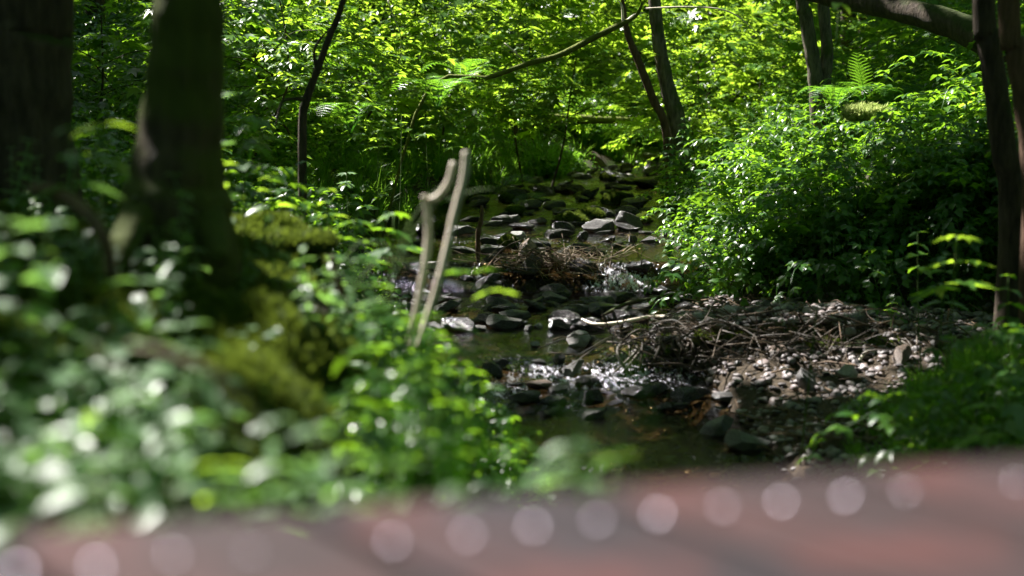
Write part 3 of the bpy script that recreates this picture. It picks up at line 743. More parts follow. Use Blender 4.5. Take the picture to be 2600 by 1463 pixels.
for q, (pts, lab) in enumerate([(((985, 0), (1000, 45), (1015, 80), (1018, 130), (1012, 165)), 'pale crooked dead twig hanging near top centre left'),
                     (((1280, 110), (1310, 135), (1335, 165), (1342, 195)), 'pale thin twig curving down under the arched branch'),
                     (((615, 0), (660, 35), (700, 75), (735, 110)), 'fine straight pale twig right of the thick trunk')]):
    Yq = 12.5 if q < 2 else 9; b0 = P(*pts[0], Yq); o = MB().addp(tube([P(*p, Yq) - b0 for p in pts], [.007, .003], 5, 12, .1)).build('twig', M_stick); o.location = b0
    tag(o, lab, 'twig')
Y = 14.0
ft = trunk_tree('tree', 'forked twin stem trunk with moss strip on the right bank', [foot(2085, Y), P(2078, 270, Y), P(2068, 180, Y), P(2055, 100, Y), P(2045, 30, Y), P(2035, -60, Y), P(2030, -900, Y)], [.11, .085, .072, .07, .065, .06, .03], M_bark_pale,
    branches=[([P(2082, 270, Y), P(2096, 200, Y + .05), P(2100, 120, Y + .1), P(2092, 40, Y + .15), P(2085, -80, Y + .2)], [.07, .062, .06, .058, .05])])
for q, (x_, lab, rr, Yq) in enumerate([(2168, 'left of two straight dark trunks beyond the right bank log', .15, 24), (2206, 'right of two straight dark trunks beyond the right bank log', .10, 25), (1420, 'dim straight trunk deep in the valley behind the arched branch', .12, 27), (1935, 'faint slim trunk far behind right of the stream', .07, 26), (640, 'dark slim trunk in the shade right behind the thick one', .10, 17), (255, 'dark slim trunk between the two blurred left trunks', .12, 16), (2380, 'dark slim trunk behind the fallen log at right', .13, 21)]):
    trunk_tree('tree', lab, [foot(x_, Yq), P(x_ - 4, 150, Yq), P(x_ - 14, 0, Yq), P(x_ - 20, -1200, Yq)], [rr * 1.2, rr, rr * .9, rr * .5], M_bark_dark, 'background trunks')
Y = 11.5
lg = empty('fallen_log', P(2500, 110, Y), 'thick dark fallen trunk slanting across the upper right corner', 'log'); b0 = P(2500, 110, Y)
MB().addp(tube([p - b0 for p in (P(1960, -45, Y + 2), P(2100, -8, Y + 1.6), P(2220, 12, Y + 1.2), P(2340, 38, Y + .8), P(2440, 70, Y + .5), P(2530, 120, Y + .2), P(2640, 190, Y))], [.06, .08, .10, .11, .12, .13, .13], 14, 40, .06)).build('trunk', M_bark_dark, lg)
Y = 7.2
trunk_tree('tree', 'dark straight trunk leaning right at the right edge', [foot(2580, Y), P(2572, 520, Y), P(2548, 380, Y), P(2530, 230, Y), P(2510, 90, Y), P(2495, -60, Y), P(2470, -1500, Y)], [.08, .068, .064, .06, .058, .056, .03], M_bark_dark, sides=14)
Y = 6.8
trunk_tree('tree', 'brown lichen spotted trunk at the far right border', [foot(2650, Y), P(2630, 480, Y), P(2610, 280, Y), P(2580, 120, Y), P(2560, -30, Y), P(2530, -1500, Y)], [.09, .065, .06, .055, .05, .03], M_bark_brown, sides=14)
def log(px0, py0, px1, py1, Y, r_, label, mat=None, bend=0):
    Y = float(G((px0 + px1) / 2, (py0 + py1) / 2)[1]) - .05 if Y is None else Y
    a, b = P(px0, py0, Y), P(px1, py1, Y + .05); c = (a + b) / 2 + np.array([0, 0, bend]); o = MB().addp(tube([a - a, c - a, b - a], [r_, r_ * .9, r_ * .6], 10, 18, .1)).build('fallen_log', mat or M_mosslog); o.location = a
    return tag(o, label, 'log')
log(1340, 300, 1600, 306, 20.5, .075, 'mossy log lying level across the far valley bottom')
log(1575, 392, 1700, 398, None, .05, 'short log over the head of the stream', M_bark_pale)
Ys = float(G(1330, 385)[1]); log(1275, 260, 1332, 395, Ys, .07, 'dark leaning stump on the left bank near the bend', M_bark_dark)
log(1765, 272, 1890, 300, None, .06, 'mossy low log behind the right bank leaves')
log(2210, 215, 2330, 140, None, .03, 'brown stick propped behind the upright fern', M_bark_brown)
log(640, 270, 720, 360, None, .05, 'sunlit fallen stick on the left slope', M_bark_brown)
log(200, 35, 380, 70, None, .09, 'dark log across the slope behind the thick trunk', M_bark_dark)
def rodobj(name, label, cat, pts, rad, mat, sides=6, rough=.08, group=None):
    b0 = np.array(pts[0]); o = MB().addp(tube([np.array(p) - b0 for p in pts], rad, sides, 6 * len(pts), rough)).build(name, mat); o.location = b0
    return tag(o, label, cat, group)
# stripped pale stems in front
Y = 3.9
st = empty('broken_stem', P(1030, 880, Y), 'pale stripped stem with curved side shoot, blurred before the stream', 'stem'); b0 = P(1030, 880, Y)
MB().addp(tube([p - b0 for p in (P(1035, 900, Y), P(1055, 800, Y), P(1075, 700, Y), P(1088, 610, Y), P(1086, 540, Y), P(1076, 495, Y))], [.008, .009, .0105, .011, .0105, .008], 10, 26, .05)).build('stalk', M_stick, st)
MB().addp(tube([p - b0 for p in (P(1090, 508, Y), P(1112, 500, Y), P(1138, 465, Y), P(1152, 412, Y))], [.009, .0105, .0105, .009], 10, 16, .05)).build('side_shoot', M_stick, st)
Y = 3.7
rodobj('broken_stem', 'tall pale straight stem rising just right of the curved one', 'stem', (P(1060, 880, Y), P(1100, 760, Y), P(1128, 660, Y), P(1155, 540, Y), P(1178, 450, Y), P(1184, 385, Y)), [.007, .009, .0095, .010, .010, .009], M_stick)
rodobj('broken_stem', 'dull grey stem leaning left of the two pale stems', 'stem', (P(980, 960, 4), P(915, 850, 4), P(872, 760, 4), P(842, 650, 4)), [.012, .011, .01, .008], M_twig)
g = G(1215, 660); rodobj('branch', 'upright dark stick planted in the stream left of the twig dam', 'branch', (g - (0, 0, .05), P(1213, 600, g[1]), P(1222, 560, g[1]), P(1224, 522, g[1])), [.018, .02, .017, .009], M_bark_brown, rough=.2)
rodobj('branch', 'long crooked pale branch lying across the stream bed', 'branch', tuple(G(a, b, .05) + (0, 0, .06) for a, b in ((1478, 815), (1510, 828), (1560, 826), (1620, 815), (1660, 808), (1745, 812))), [.008, .012, .014, .014, .013, .012], M_stick)
rodobj('branch', 'dark bent branch above the long pale one', 'branch', tuple(G(a, b, .05) + (0, 0, .07) for a, b in ((1530, 810), (1590, 780), (1650, 768), (1740, 750), (1800, 735))), [.010, .014, .016, .014, .010], M_bark_dark)
rodobj('root', 'brown curved root arching over the dark left bank', 'root', (P(75, 480, 3), P(140, 490, 3), P(200, 525, 2.95), P(250, 580, 2.9), P(275, 640, 2.9), P(282, 700, 2.9)), [.012, .015, .016, .014, .012, .010], M_twig, 8)

# twig dam and overhanging root mass
def tangle(n, cx, cy, cz, sx, sy, sz, l0, l1, r0, r1, seed, down=0.):
    r = np.random.default_rng(seed); m = MB()
    for k in range(n):
        c = np.array([cx, cy, cz]) + r.normal(0, 1, 3) * (sx, sy, sz); a = r.normal(0, .5) + (0 if r.random() < .7 else 1.2); l = r.uniform(l0, l1); tilt = r.normal(-down, .35)
        d = np.array([math.cos(a) * math.cos(tilt), math.sin(a) * math.cos(tilt), math.sin(tilt)]); w_ = r.normal(0, .12, 3) * l
        rr = r.uniform(r0, r1); m.addp(tube([c - d * l / 2, c + w_, c + d * l / 2 + w_ * .3], [rr, rr * .9, rr * .4], 5, 8, .15))
    return m
g = G(1400, 690); dam = empty('twig_dam', g, 'tangled heap of twigs and dead grass caught on stones above the cascade', 'twig pile')
tw = tangle(110, .02, .05, .06, .26, .07, .045, .12, .55, .002, .006, 5); tw.build('twigs', M_twig, dam)['kind'] = 'stuff'
tangle(150, .1, -.02, .05, .24, .06, .065, .08, .4, .0012, .003, 6, .3).build('dead_grass', M_drystem, dam)['kind'] = 'stuff'
g2 = G(1880, 905)
M_earth = plain('wet black earth', (.006, .005, .004), (.03, .022, .015), 20, .6, .8, .4, .02)
g2 = np.array([1.52, 8.2, .13]); rootm = empty('root_mass', g2, 'dark overhanging mass of roots and moss at the end of the gravel bar', 'root mass')
for q in range(70):
    xx = rvec(-.9, .85); a = [(xx, rvec(.05, .25), rvec(.08, .16)), (xx + rvec(-.1, .1), rvec(-.12, .0), rvec(.06, .12)), (xx + rvec(-.2, .2), rvec(-.22, -.1), rvec(-.14, .02))]
    MB().addp(tube(a, [rvec(.008, .02), rvec(.006, .014), .004], 6, 12, .2)).build('root', M_root, rootm)
tangle(330, -.05, -.04, .10, .40, .13, .07, .15, .6, .002, .006, 8, .1).build('rootlets', M_root, rootm)['kind'] = 'stuff'
tangle(190, 0, .10, .20, .42, .13, .03, .08, .3, .0015, .004, 9, .1).build('twigs', M_twig, rootm)['kind'] = 'stuff'
mm = MB(); r = np.random.default_rng(9); n = 2600
xx = r.normal(0, .45, n); yy = r.uniform(-.14, .16, n); zz = .175 * np.sqrt(np.clip(1 - (xx / .96) ** 2 - ((yy - .05) / .26) ** 2, 0, 1)) + .0
kx = (fbm(xx * 5 + 9, yy * 5) > .60) & (zz > .02)
scatter(mm, MOSS, xx[kx], yy[kx], zz[kx], .8, 1.6, .5, 3); mm.build('moss_cover', M_mossb, rootm)
# earth core of the overhang
core = rock(ICO4, 77, 6, .7, .34); MB().addp((core[0] * (.84, .30, .20), core[1], core[2])).build('soil', M_earth, rootm).location = (-.02, .05, .0)
rodobj('root', 'pale looping root hanging from the right end of the root mass', 'root', tuple(np.array([1.6, 7.95, .12]) + p for p in ((.48, .1, .10), (.40, -.02, .12), (.34, -.08, .04), (.36, -.1, -.08), (.40, -.08, -.14))), [.006, .010, .010, .010, .006], M_stick)
# litter of twigs on the bar
r = np.random.default_rng(21); m = MB()
for k in range(420):
    y = r.uniform(6.2, 10.3); x = r.uniform(xr(y) - .05, xb(y) + .2); z = float(H(x, y)) + .03; a = r.random() * 3.14; l = r.uniform(.05, .3)
    d = np.array([math.cos(a), math.sin(a), r.normal(0, .08)]) * l; rr = r.uniform(.0015, .006)
    m.addp(tube([(x, y, z), np.array([x, y, z]) + d * .5 + r.normal(0, .02, 3), np.array([x, y, z]) + d], [rr, rr, rr * .5], 4, 5, .1))
tag(m.build('twig_litter', M_twig), 'fallen twigs littering the gravel bar', kind='stuff')

clear(1340, 1600, 0, .9, 20.6)
for a in ((1575, 1700, 395, .5), (1260, 1345, 380, 1.2), (1765, 1890, 286), (2210, 2330, 180, 1.2)): clear(*a)
clear(2150, 2250, 0, 1.3, 11.5); clear(2050, 2200, 0, 1.2, 12.4); clear(2140, 2240, 0, .9, 12.1); clear(2040, 2110, 0, 1.5, 14.1); clear(1060, 1180, 0, 1.2, 12.3); clear(1690, 1760, 0, 1., 15.4)
# ------------------------------------------------------------------ undergrowth (nobody could count it)
def row_limit(px, pts): return np.interp(px, [p[0] for p in pts], [p[1] for p in pts])
def stuff(m, name, mat, label): return tag(m.build(name, mat), label, kind='stuff')
# right bank
X, Y_ = area(10500, 1.1, 11, 4.6, 20, 31); k = (X > xb(Y_) + .04); X, Y_ = X[k], Y_[k]
px_, py_ = proj(X, Y_, H(X, Y_) + .4); k = (Y_ > 8.3) | (py_ > row_limit(px_, [(1700, 1200), (2150, 1120), (2250, 990), (2430, 940), (2520, 850), (2700, 760)])); X, Y_ = X[k], Y_[k]
dist = X - xb(Y_)
m = MB(); r = np.random.default_rng(1)
typ = fbm(X * .9, Y_ * .9 + 20)
def seg(mask, protos, lo, hi, seed, mm, zoff=0., tl=.22):
    if mask.sum(): scatter(mm, protos, X[mask], Y_[mask], H(X[mask], Y_[mask]) + zoff, lo, hi, tl, seed)
u = r.random(len(X)); nearb = dist < .7
seg(nearb & (u < .6), HERB_SMALL + CLOV, .9, 1.6, 2, m)
seg(nearb & (u >= .6), BRAM, .5, .9, 3, m)
seg(~nearb & (typ < .5) & (u < .7), HERBS, .8, 1.3, 4, m)
seg(~nearb & (typ < .5) & (u >= .7), HERB_SMALL, 1.3, 2.3, 5, m)
seg(~nearb & (typ >= .5) & (u < .5), BRAM, .8, 1.3, 6, m)
seg(~nearb & (typ >= .5) & (u >= .5), HERBS + CLOV, .6, 1.1, 7, m)
stuff(m, 'right_bank_undergrowth', M_leaf, 'dense mixed leafy undergrowth covering the right bank')
# leaves spilling down the cut face behind the bar
X, Y_ = area(1500, 1.25, 4.6, 8.95, 10.3, 34); k = (X > xb(Y_) - .06); X, Y_ = X[k], Y_[k]
m = MB(); scatter(m, BRAM + HERBS + HERB_SMALL, X, Y_, H(X, Y_) - .03, .5, 1.05, .45, 9)
stuff(m, 'trailing_bramble', M_leaf, 'brambles and herbs trailing down the right bank to the gravel')
# grass hanging on the near right bank
X, Y_ = area(2600, 1.3, 4.2, 4.5, 7.9, 33, .8); k = (X > xb(Y_) - .12) & (X < xb(Y_) + 1.4); X, Y_ = X[k], Y_[k]
m = MB(); scatter(m, GRASS, X, Y_, H(X, Y_) - .02, .3, .6, .5, 8); stuff(m, 'right_bank_grass', M_grass, 'dark fine grass on the near right bank')
# left, middle distance
X, Y_ = area(19000, -9, 3.4, 6.0, 23.5, 35); k = (X < xl(Y_) - .1); X, Y_ = X[k], Y_[k]; Zg = H(X, Y_)
px_, py_ = proj(X, Y_, Zg + .35); lim = row_limit(px_, [(0, 0), (700, 250), (950, 440), (1080, 600), (1180, 720), (1300, 1100)])
k = (Y_ > 10) | (py_ > lim); X, Y_ = X[k], Y_[k]; dist = xl(Y_) - X; r = np.random.default_rng(2); u = r.random(len(X)); typ = fbm(X * .8 + 40, Y_ * .8)
m = MB(); nearb = dist < .6
seg(nearb & (u < .55), CLOV + HERB_SMALL, .7, 1.3, 12, m)
seg(~nearb & (typ < .48), HERBS, .6, 1.25, 13, m)
seg(~nearb & (typ >= .48) & (u < .6), CLOV + HERB_SMALL, .9, 1.6, 14, m)
seg(~nearb & (typ >= .55) & (u >= .6), BRAM, .6, 1.0, 15, m)
stuff(m, 'left_bank_undergrowth', M_leaf, 'mixed leafy undergrowth on the left slope beyond the stems')
m = MB(); k = (dist < 1.3) & (Y_ > 11.5) & (r.random(len(X)) < .8); scatter(m, GRASS, X[k], Y_[k], H(X[k], Y_[k]) - .02, .5, 1.1, .3, 16)
stuff(m, 'left_bank_grass', M_grass, 'bright tufted grass along the left edge of the stream')
# ferny grass closing the view at the bend
X, Y_ = area(5000, -1, 4, 18.8, 22.5, 36); k = (X < xl(Y_) + .02); X, Y_ = X[k], Y_[k]; m = MB(); scatter(m, GRASS + CLOV + HERB_SMALL, X, Y_, H(X, Y_) - .02, .9, 1.7, .4, 77)
stuff(m, 'bend_grass', M_grass, 'bright long grass where the stream bends out of sight')
# far valley
X, Y_ = area(10500, -20, 26, 22.5, 46, 37, 2.5); k = (X < xl(Y_) - .1) | (X > xb(Y_) + .1); X, Y_ = X[k], Y_[k]; Zg = H(X, Y_)
m = MB(); r = np.random.default_rng(4); u = r.random(len(X))
seg(u < .7, HERB_LO, 1.4, 3.0, 17, m); seg(u >= .7, FERNS, .9, 1.5, 18, m)
stuff(m, 'distant_undergrowth', M_syc, 'sunlit green undergrowth filling the far valley')
# near left bank: blurred carpet of leaves and moss
SIL = [(-400, 430), (0, 455), (300, 540), (540, 585), (830, 680), (930, 780), (1060, 860), (1200, 900), (1290, 1000), (1335, 1180), (1400, 1500)]
X, Y_ = area(16000, -3.2, .6, 1.25, 6.2, 39, .9); k = (X < xl(Y_) + .12); X, Y_ = X[k], Y_[k]; Zg = H(X, Y_)
px_, py_ = proj(X, Y_, Zg + .13); k = (py_ > row_limit(px_, SIL)) & ~((px_ < 560) & (py_ < 860) & (RNG.random(len(X)) < .72)) & ~((px_ > 470) & (px_ < 980) & (py_ < 600 + 330 + .2 * (px_ - 470)) & (RNG.random(len(X)) < .88)) & (RNG.random(len(X)) < .7); X, Y_, Zg, px_, py_ = X[k], Y_[k], Zg[k], px_[k], py_[k]
r = np.random.default_rng(5); u = r.random(len(X)); typ = fbm(X * 2.2 + 11, Y_ * 2.2)
m = MB(); seg((typ < .53) & (u < .5) & (Y_ > 2.9), HERB_SMALL, .5, 1.0, 20, m); seg((typ < .53) & (u < .5) & (Y_ <= 2.9), CLOV, .5, .8, 24, m); seg((typ < .53) & (u >= .5) & (u < .8), CLOV, .5, .9, 21, m)
stuff(m, 'near_bank_leaves', M_cool, 'blurred small leaves carpeting the near left bank')
m = MB()
xa, ya = area(2100, -1.4, .5, 2.3, 5.9, 51, .9); ka = (xa < xl(ya) + .1) & (xa > xl(ya) - .75); xa, ya = xa[ka], ya[ka]; ga = H(xa, ya); pa_, pb_ = proj(xa, ya, ga)
want = row_limit(pa_, [(0, 700), (540, 720), (830, 760), (950, 740), (1100, 780), (1200, 850), (1270, 930), (1320, 1020), (1380, 1180), (1400, 1800), (2000, 3000)]) + np.random.default_rng(6).uniform(0, 330, len(xa))
ha = (pb_ - want) * K * ya; ka = (ha > .12) & (ha < .75) & (pa_ > 930); xa, ya, ga, ha = xa[ka], ya[ka], ga[ka], ha[ka]
r = np.random.default_rng(61); kk = r.integers(0, 7, len(xa))
for i in range(7):
    s = kk == i; n_ = int(s.sum()); hh_ = HERBS[i][0][:, 2].max()
    m.inst(HERBS[i], rots(r.random(n_) * 6.28, r.normal(0, .08, n_), r.normal(0, .08, n_)) * (np.stack([np.clip(ha[s] / hh_, .55, .8)] * 2 + [ha[s] / hh_], 1))[:, None, :], np.stack([xa[s], ya[s], ga[s]], 1))
stuff(m, 'near_bank_herbs', M_leaf, 'blurred leafy herbs on the left bank between the pale stems and the pool')
m = MB(); k = (u < .10) & (Y_ > 2.6) & (px_ > 900); scatter(m, GRASS, X[k], Y_[k], Zg[k], .3, .6, .4, 22); stuff(m, 'near_bank_grass', M_grass, 'blurred fine grass on the near left bank')
X, Y_ = area(170000, -3., .5, 1.25, 6.2, 41, .7); k = (X < xl(Y_) - .02); X, Y_ = X[k], Y_[k]; k = fbm(X * 2.2 + 11, Y_ * 2.2) > .34; X, Y_ = X[k], Y_[k]
m = MB(); scatter(m, MOSS, X, Y_, H(X, Y_), .5, 1.25, .4, 23); stuff(m, 'moss', M_mossb, 'yellow green moss cushioning the near left bank')

# ------------------------------------------------------------------ single plants one can point at
def plant(name, label, top, leaf='herb', L=.07, nodes=4, mat=None, group=None, cat='plant', W=.5, seed=None, lean=.1, spacing=None, bx=0.):
    """a stem rising from the ground to the world point 'top' with leaf pairs along its upper part"""
    x, y, z = top; g = float(H(x, y)); h = max(.08, z - g); b = np.array([x, y, z - h]); o = empty(name, b, label, cat, group)
    dx, dy = rvec(-lean, lean) * h, rvec(-lean, lean) * h; pts = [(-dx, -dy, -.03), (-dx * .3, -dy * .4, h * .5), (0, 0, h)]
    if bx:
        gb = float(H(x + bx, y)) - (z - h); pts = [(bx, 0, min(gb, h - .1) - .02), (bx * .7, 0, (h + gb) / 2 + .15), (bx * .3, 0, h + .02), (0, 0, h)]; dx = dy = 0
    MB().addp(tube(pts, [.0018, .0016] if bx else [.004, .0022], 5, 10)).build('stem', M_stem, o)
    sp_ = spacing or L * .6; m = MB()
    for k in range(nodes):
        zz = h - k * sp_
        if zz < .01: break
        f = zz / h; c = np.array([-dx * (1 - f), -dy * (1 - f), zz]); s = L * (.6 + .5 * min(1, k / 2)); a0 = k * 1.57 + random.random()
        for q in (0, math.pi):
            if leaf == 'lobed': m.addp(lobed(s * 1.2), rots(a0 + q, rvec(-.1, .35), rvec(-.3, .3))[0], c)
            elif leaf == 'tri':
                for a2 in (-1, 0, 1): m.addp(leafp(s, .6), rots(a0 + q + a2, rvec(-.1, .4), rvec(-.2, .2))[0], c)
            else: m.addp(leafp(s, W), rots(a0 + q + rvec(-.3, .3), rvec(-.3, .3), rvec(-.3, .3))[0], c)
    m.build('leaves', mat or M_cool, o); return o
NEAR = [  # px,py,Y,leaf,L,nodes,material,label
 (120, 575, 2.3, 'herb', .085, 2, M_cool, 'blurred plant with brilliant white leaf at the left edge'),
 (85, 640, 2.4, 'herb', .06, 2, M_syc, 'blurred plant with glowing green leaf at the left edge'),
 (15, 560, 2.2, 'herb', .06, 4, M_cool, 'pale blurred plant cut by the left border'),
 (290, 720, 2.6, 'herb', .05, 3, M_syc, 'blurred seedling with two round pale green leaves'),
 (350, 715, 2.5, 'herb', .065, 3, M_cool, 'blurred seedling with silvery leaf right of the round leaved one'),
 (230, 790, 2.5, 'herb', .06, 4, M_cool, 'grey green blurred plant on the dark left bank'),
 (470, 830, 2.5, 'herb', .08, 3, M_cool, 'blurred plant with long pale leaves below the trunk'),
 (510, 875, 2.3, 'herb', .075, 3, M_cool, 'blurred plant with brightest pale leaf under the long leaved one'),
 (340, 945, 2.0, 'herb', .045, 2, M_cool, 'single white bloom like leaf beside the slanting stalk'),
 (260, 315, 3.2, 'herb', .13, 2, M_syc, 'long yellow green blurred leaf left of the thick trunk'),
 (180, 325, 3.0, 'herb', .10, 3, M_cool, 'dull grey blurred leaf spray left of the yellow green leaf'),
 (610, 240, 4.6, 'herb', .13, 4, M_cool, 'silvery narrow leaved spray right of the thick trunk'),
 (660, 260, 4.7, 'herb', .10, 3, M_cool, 'second silvery spray a little farther right of the trunk'),
 (560, 420, 4.4, 'herb', .09, 4, M_syc, 'bright green blurred plant hugging the right side of the trunk'),
 (690, 450, 5.2, 'herb', .09, 4, M_syc, 'light green blurred plant behind the mossy mound'),
 (830, 480, 5.6, 'herb', .09, 4, M_syc, 'yellowish blurred plant left of the pale stems'),
 (700, 1065, 1.75, 'herb', .040, 4, M_cool, 'brilliant white leaved blurred sprig at lower left centre'),
 (800, 1090, 1.75, 'herb', .05, 5, M_cool, 'pale leaved blurred sprig right of the brilliant one'),
 (700, 1180, 1.6, 'herb', .045, 5, M_cool, 'low cluster of white leaves above the boards'),
 (880, 1160, 1.65, 'herb', .05, 5, M_cool, 'broad cluster of mint green leaves above the boards'),
 (1000, 1180, 1.7, 'herb', .045, 4, M_syc, 'yellow green leaf cluster near the boards'),
 (880, 1280, 1.35, 'herb', .045, 4, M_cool, 'white leaves lying over the board edge'),
 (1160, 1240, 1.45, 'herb', .030, 2, M_cool, 'small round white leaf rising from the board edge'),
 (1230, 1280, 1.35, 'herb', .035, 2, M_cool, 'low white leaf pair at the board edge'),
 (1060, 1070, 1.9, 'herb', .035, 2, M_cool, 'pale ringed leaf pair beside the tall bud stalk'),
 (1450, 1130, 1.75, 'herb', .06, 3, M_cool, 'grey green plant with large oval leaf before the pool'),
 (1410, 1195, 1.6, 'herb', .06, 2, M_cool, 'silvery slanting leaf low before the pool'),
 (1560, 1160, 1.75, 'herb', .055, 3, M_syc, 'bright green blurred leaf cluster right of the silvery leaf'),
 (870, 1000, 2.2, 'herb', .09, 3, M_cool, 'wide dim grey green leaf below the stems'),
 (330, 1010, 1.75, 'herb', .055, 5, M_cool, 'glowing white leaved plant on the sunlit mound'),
 (260, 960, 1.9, 'herb', .06, 4, M_syc, 'yellow lit plant on top of the sunlit mound'),
 (200, 1100, 1.6, 'herb', .045, 3, M_cool, 'big white blurred leaf at lower left'),
 (480, 1060, 1.75, 'herb', .055, 3, M_cool, 'white horizontal leaf in the middle of the mound'),
 (430, 1110, 1.7, 'herb', .05, 4, M_cool, 'pale leaf pair low on the sunlit mound'),
 (560, 1180, 1.6, 'herb', .05, 4, M_syc, 'yellow green leaf tuft on the mound'),
 (620, 1270, 1.4, 'herb', .045, 4, M_syc, 'pale yellow leaf tuft touching the boards'),
 (210, 1240, 1.35, 'herb', .05, 5, M_cool, 'tall grey green column of leaves at lower left'),
 (220, 1330, 1.2, 'herb', .035, 3, M_cool, 'white leaf over the board edge at lower left'),
 (950, 720, 3.6, 'lobed', .09, 4, M_leaf, 'blurred lobed plant left of the pale stems'),
 (1000, 800, 3.4, 'herb', .08, 6, M_leaf, 'bright green blurred nettle under the pale stems'),
 (1130, 820, 3.3, 'herb', .07, 6, M_leaf, 'bright blurred leafy plant right of the pale stems'),
 (1180, 900, 3.2, 'herb', .07, 6, M_leaf, 'dark green blurred plant at the edge of the pool'),
 (1260, 735, 3.7, 'lobed', .11, 1, M_syc, 'glowing green lobed leaf over the stream left of the cascade'),
 (1200, 690, 3.9, 'lobed', .13, 1, M_leaf, 'dark drooping lobed leaf above the glowing one'),
 (1340, 500, 3.9, 'herb', .09, 1, M_cool, 'dim bluish blurred leaf floating before the upper stream'),
 (1320, 450, 4.0, 'herb', .10, 1, M_leaf, 'dark green blurred leaf over the left bank edge'),
 (1000, 540, 5.6, 'lobed', .12, 3, M_leaf, 'blurred lobed leaves left behind the curved stem'),
 (900, 560, 5.4, 'lobed', .12, 3, M_leaf, 'dim blurred lobed leaves over the mossy mound'),
 (2430, 600, 5.4, 'lobed', .16, 3, M_syc, 'large backlit drooping leaf on the right'),
 (2400, 650, 6.4, 'herb', .12, 4, M_cool, 'grey blue broad leaved plant behind the drooping leaf'),
 (2330, 590, 7.4, 'herb', .10, 4, M_leaf, 'mid green broad leaf left of the drooping leaf'),
 (2130, 8, 6.0, 'herb', .16, 1, M_syc, 'single bright leaf hanging at the top before the log'),
 (2560, 960, 4.6, 'lobed', .16, 3, M_cool, 'large dull lobed leaf at the lower right border'),
 (2480, 920, 5.4, 'lobed', .13, 3, M_leaf, 'dark lobed plant on the near right bank'),
 (2330, 985, 6.0, 'herb', .07, 5, M_leaf, 'low dark plant at the foot of the near right bank'),
 (2560, 700, 6.0, 'herb', .10, 5, M_leaf, 'dark broad leaved plant near the right border'),
 (2265, 770, 8.3, 'herb', .075, 2, M_syc, 'yellow lit seedling at the back of the gravel bar'),
 (2030, 790, 9.2, 'herb', .04, 1, M_syc, 'tiny lime seedling on the gravel bar'),
 (2560, 760, 7.2, 'lobed', .09, 4, M_leaf, 'light green lobed shrub sprig at right border'),
]
for px_, py_, Yq, lf, L_, nd, mt, lab in NEAR: plant('plant', lab, P(px_, py_, Yq), lf, L_ * (1.3 if Yq < 2.7 else 1.), nd + (2 if Yq < 1.9 else 0), mt, bx=-.45 if 1190 < px_ < 1350 and py_ < 800 else 0.)
MID = [(1700, 350, 15.0, 'tri', .11, 7, M_cool, 'whitish bramble covering the foot of the leaning dead stem'), (1765, 385, 14.8, 'tri', .11, 7, M_leaf, 'dense bramble low against the right of the slim tree foot'), (1715, 405, 14.7, 'tri', .11, 7, M_syc, 'lime bramble spray over the stream by the slim tree'), (1690, 440, 14.5, 'tri', .11, 7, M_leaf, 'dark bramble tip hanging lowest by the slim tree'), (1755, 440, 14.4, 'tri', .11, 7, M_cool, 'silvery bramble below the dense one by the slim tree'),
 (2200, 640, 9.6, 'herb', .10, 3, M_leaf, 'pinnate arching plant on the right bank above the gravel bar'),
 (1830, 440, 12.2, 'tri', .09, 4, M_syc, 'bramble with brilliant yellow green leaves above the bright patch'),
 (1760, 520, 11.6, 'tri', .07, 4, M_cool, 'bramble sprig with white shining leaves hanging to the stream'),
 (1700, 610, 11.0, 'tri', .06, 4, M_cool, 'trailing bramble tip over the water at the right edge'),
 (2300, 260, 12.2, 'lobed', .10, 4, M_syc, 'bright lobed plant right of the ferns'),
 (2480, 210, 10.5, 'lobed', .12, 5, M_syc, 'tall bright lobed plant near the right trunk'),
 (1900, 310, 12.8, 'lobed', .11, 3, M_syc, 'yellow green lobed plant left of the forked trunk'),
 (2500, 330, 9.6, 'lobed', .11, 4, M_leaf, 'broad green lobed plant against the right trunk'),
 (1740, 300, 14.8, 'tri', .10, 5, M_cool, 'pale leaved climber at the foot of the slim tree'),
 (1740, 360, 14.2, 'tri', .10, 4, M_cool, 'white leaved plant under the climber by the slim tree'),
 (1020, 290, 11.0, 'lobed', .11, 2, M_syc, 'bright flat lobed leaf left of the ferns'),
 (880, 440, 9.8, 'lobed', .11, 2, M_cool, 'white topped flat leaf on the left slope'),
 (1080, 300, 11.6, 'lobed', .10, 3, M_syc, 'yellow lobed seedling on the left slope'),
 (1150, 340, 12.0, 'lobed', .09, 3, M_syc, 'second yellow lobed seedling lower on the left slope'),
 (960, 330, 10.4, 'lobed', .10, 3, M_syc, 'wide lime leaf seedling beside the dark sapling'),
 (2120, 600, 10.3, 'herb', .09, 4, M_leaf, 'dull broad leaved herb in the right bank shade'),
 (2300, 480, 9.5, 'lobed', .09, 3, M_syc, 'light leaved herb half way up the right bank'),
 (2050, 520, 10.8, 'herb', .08, 4, M_leaf, 'upright nettle like herb in the right bank'),
 (2180, 440, 11.2, 'lobed', .08, 3, M_leaf, 'low lobed herb below the pale moss clump')]
for px_, py_, Yq, lf, L_, nd, mt, lab in MID: plant('plant', lab, P(px_, py_, Yq), lf, L_, nd, mt)
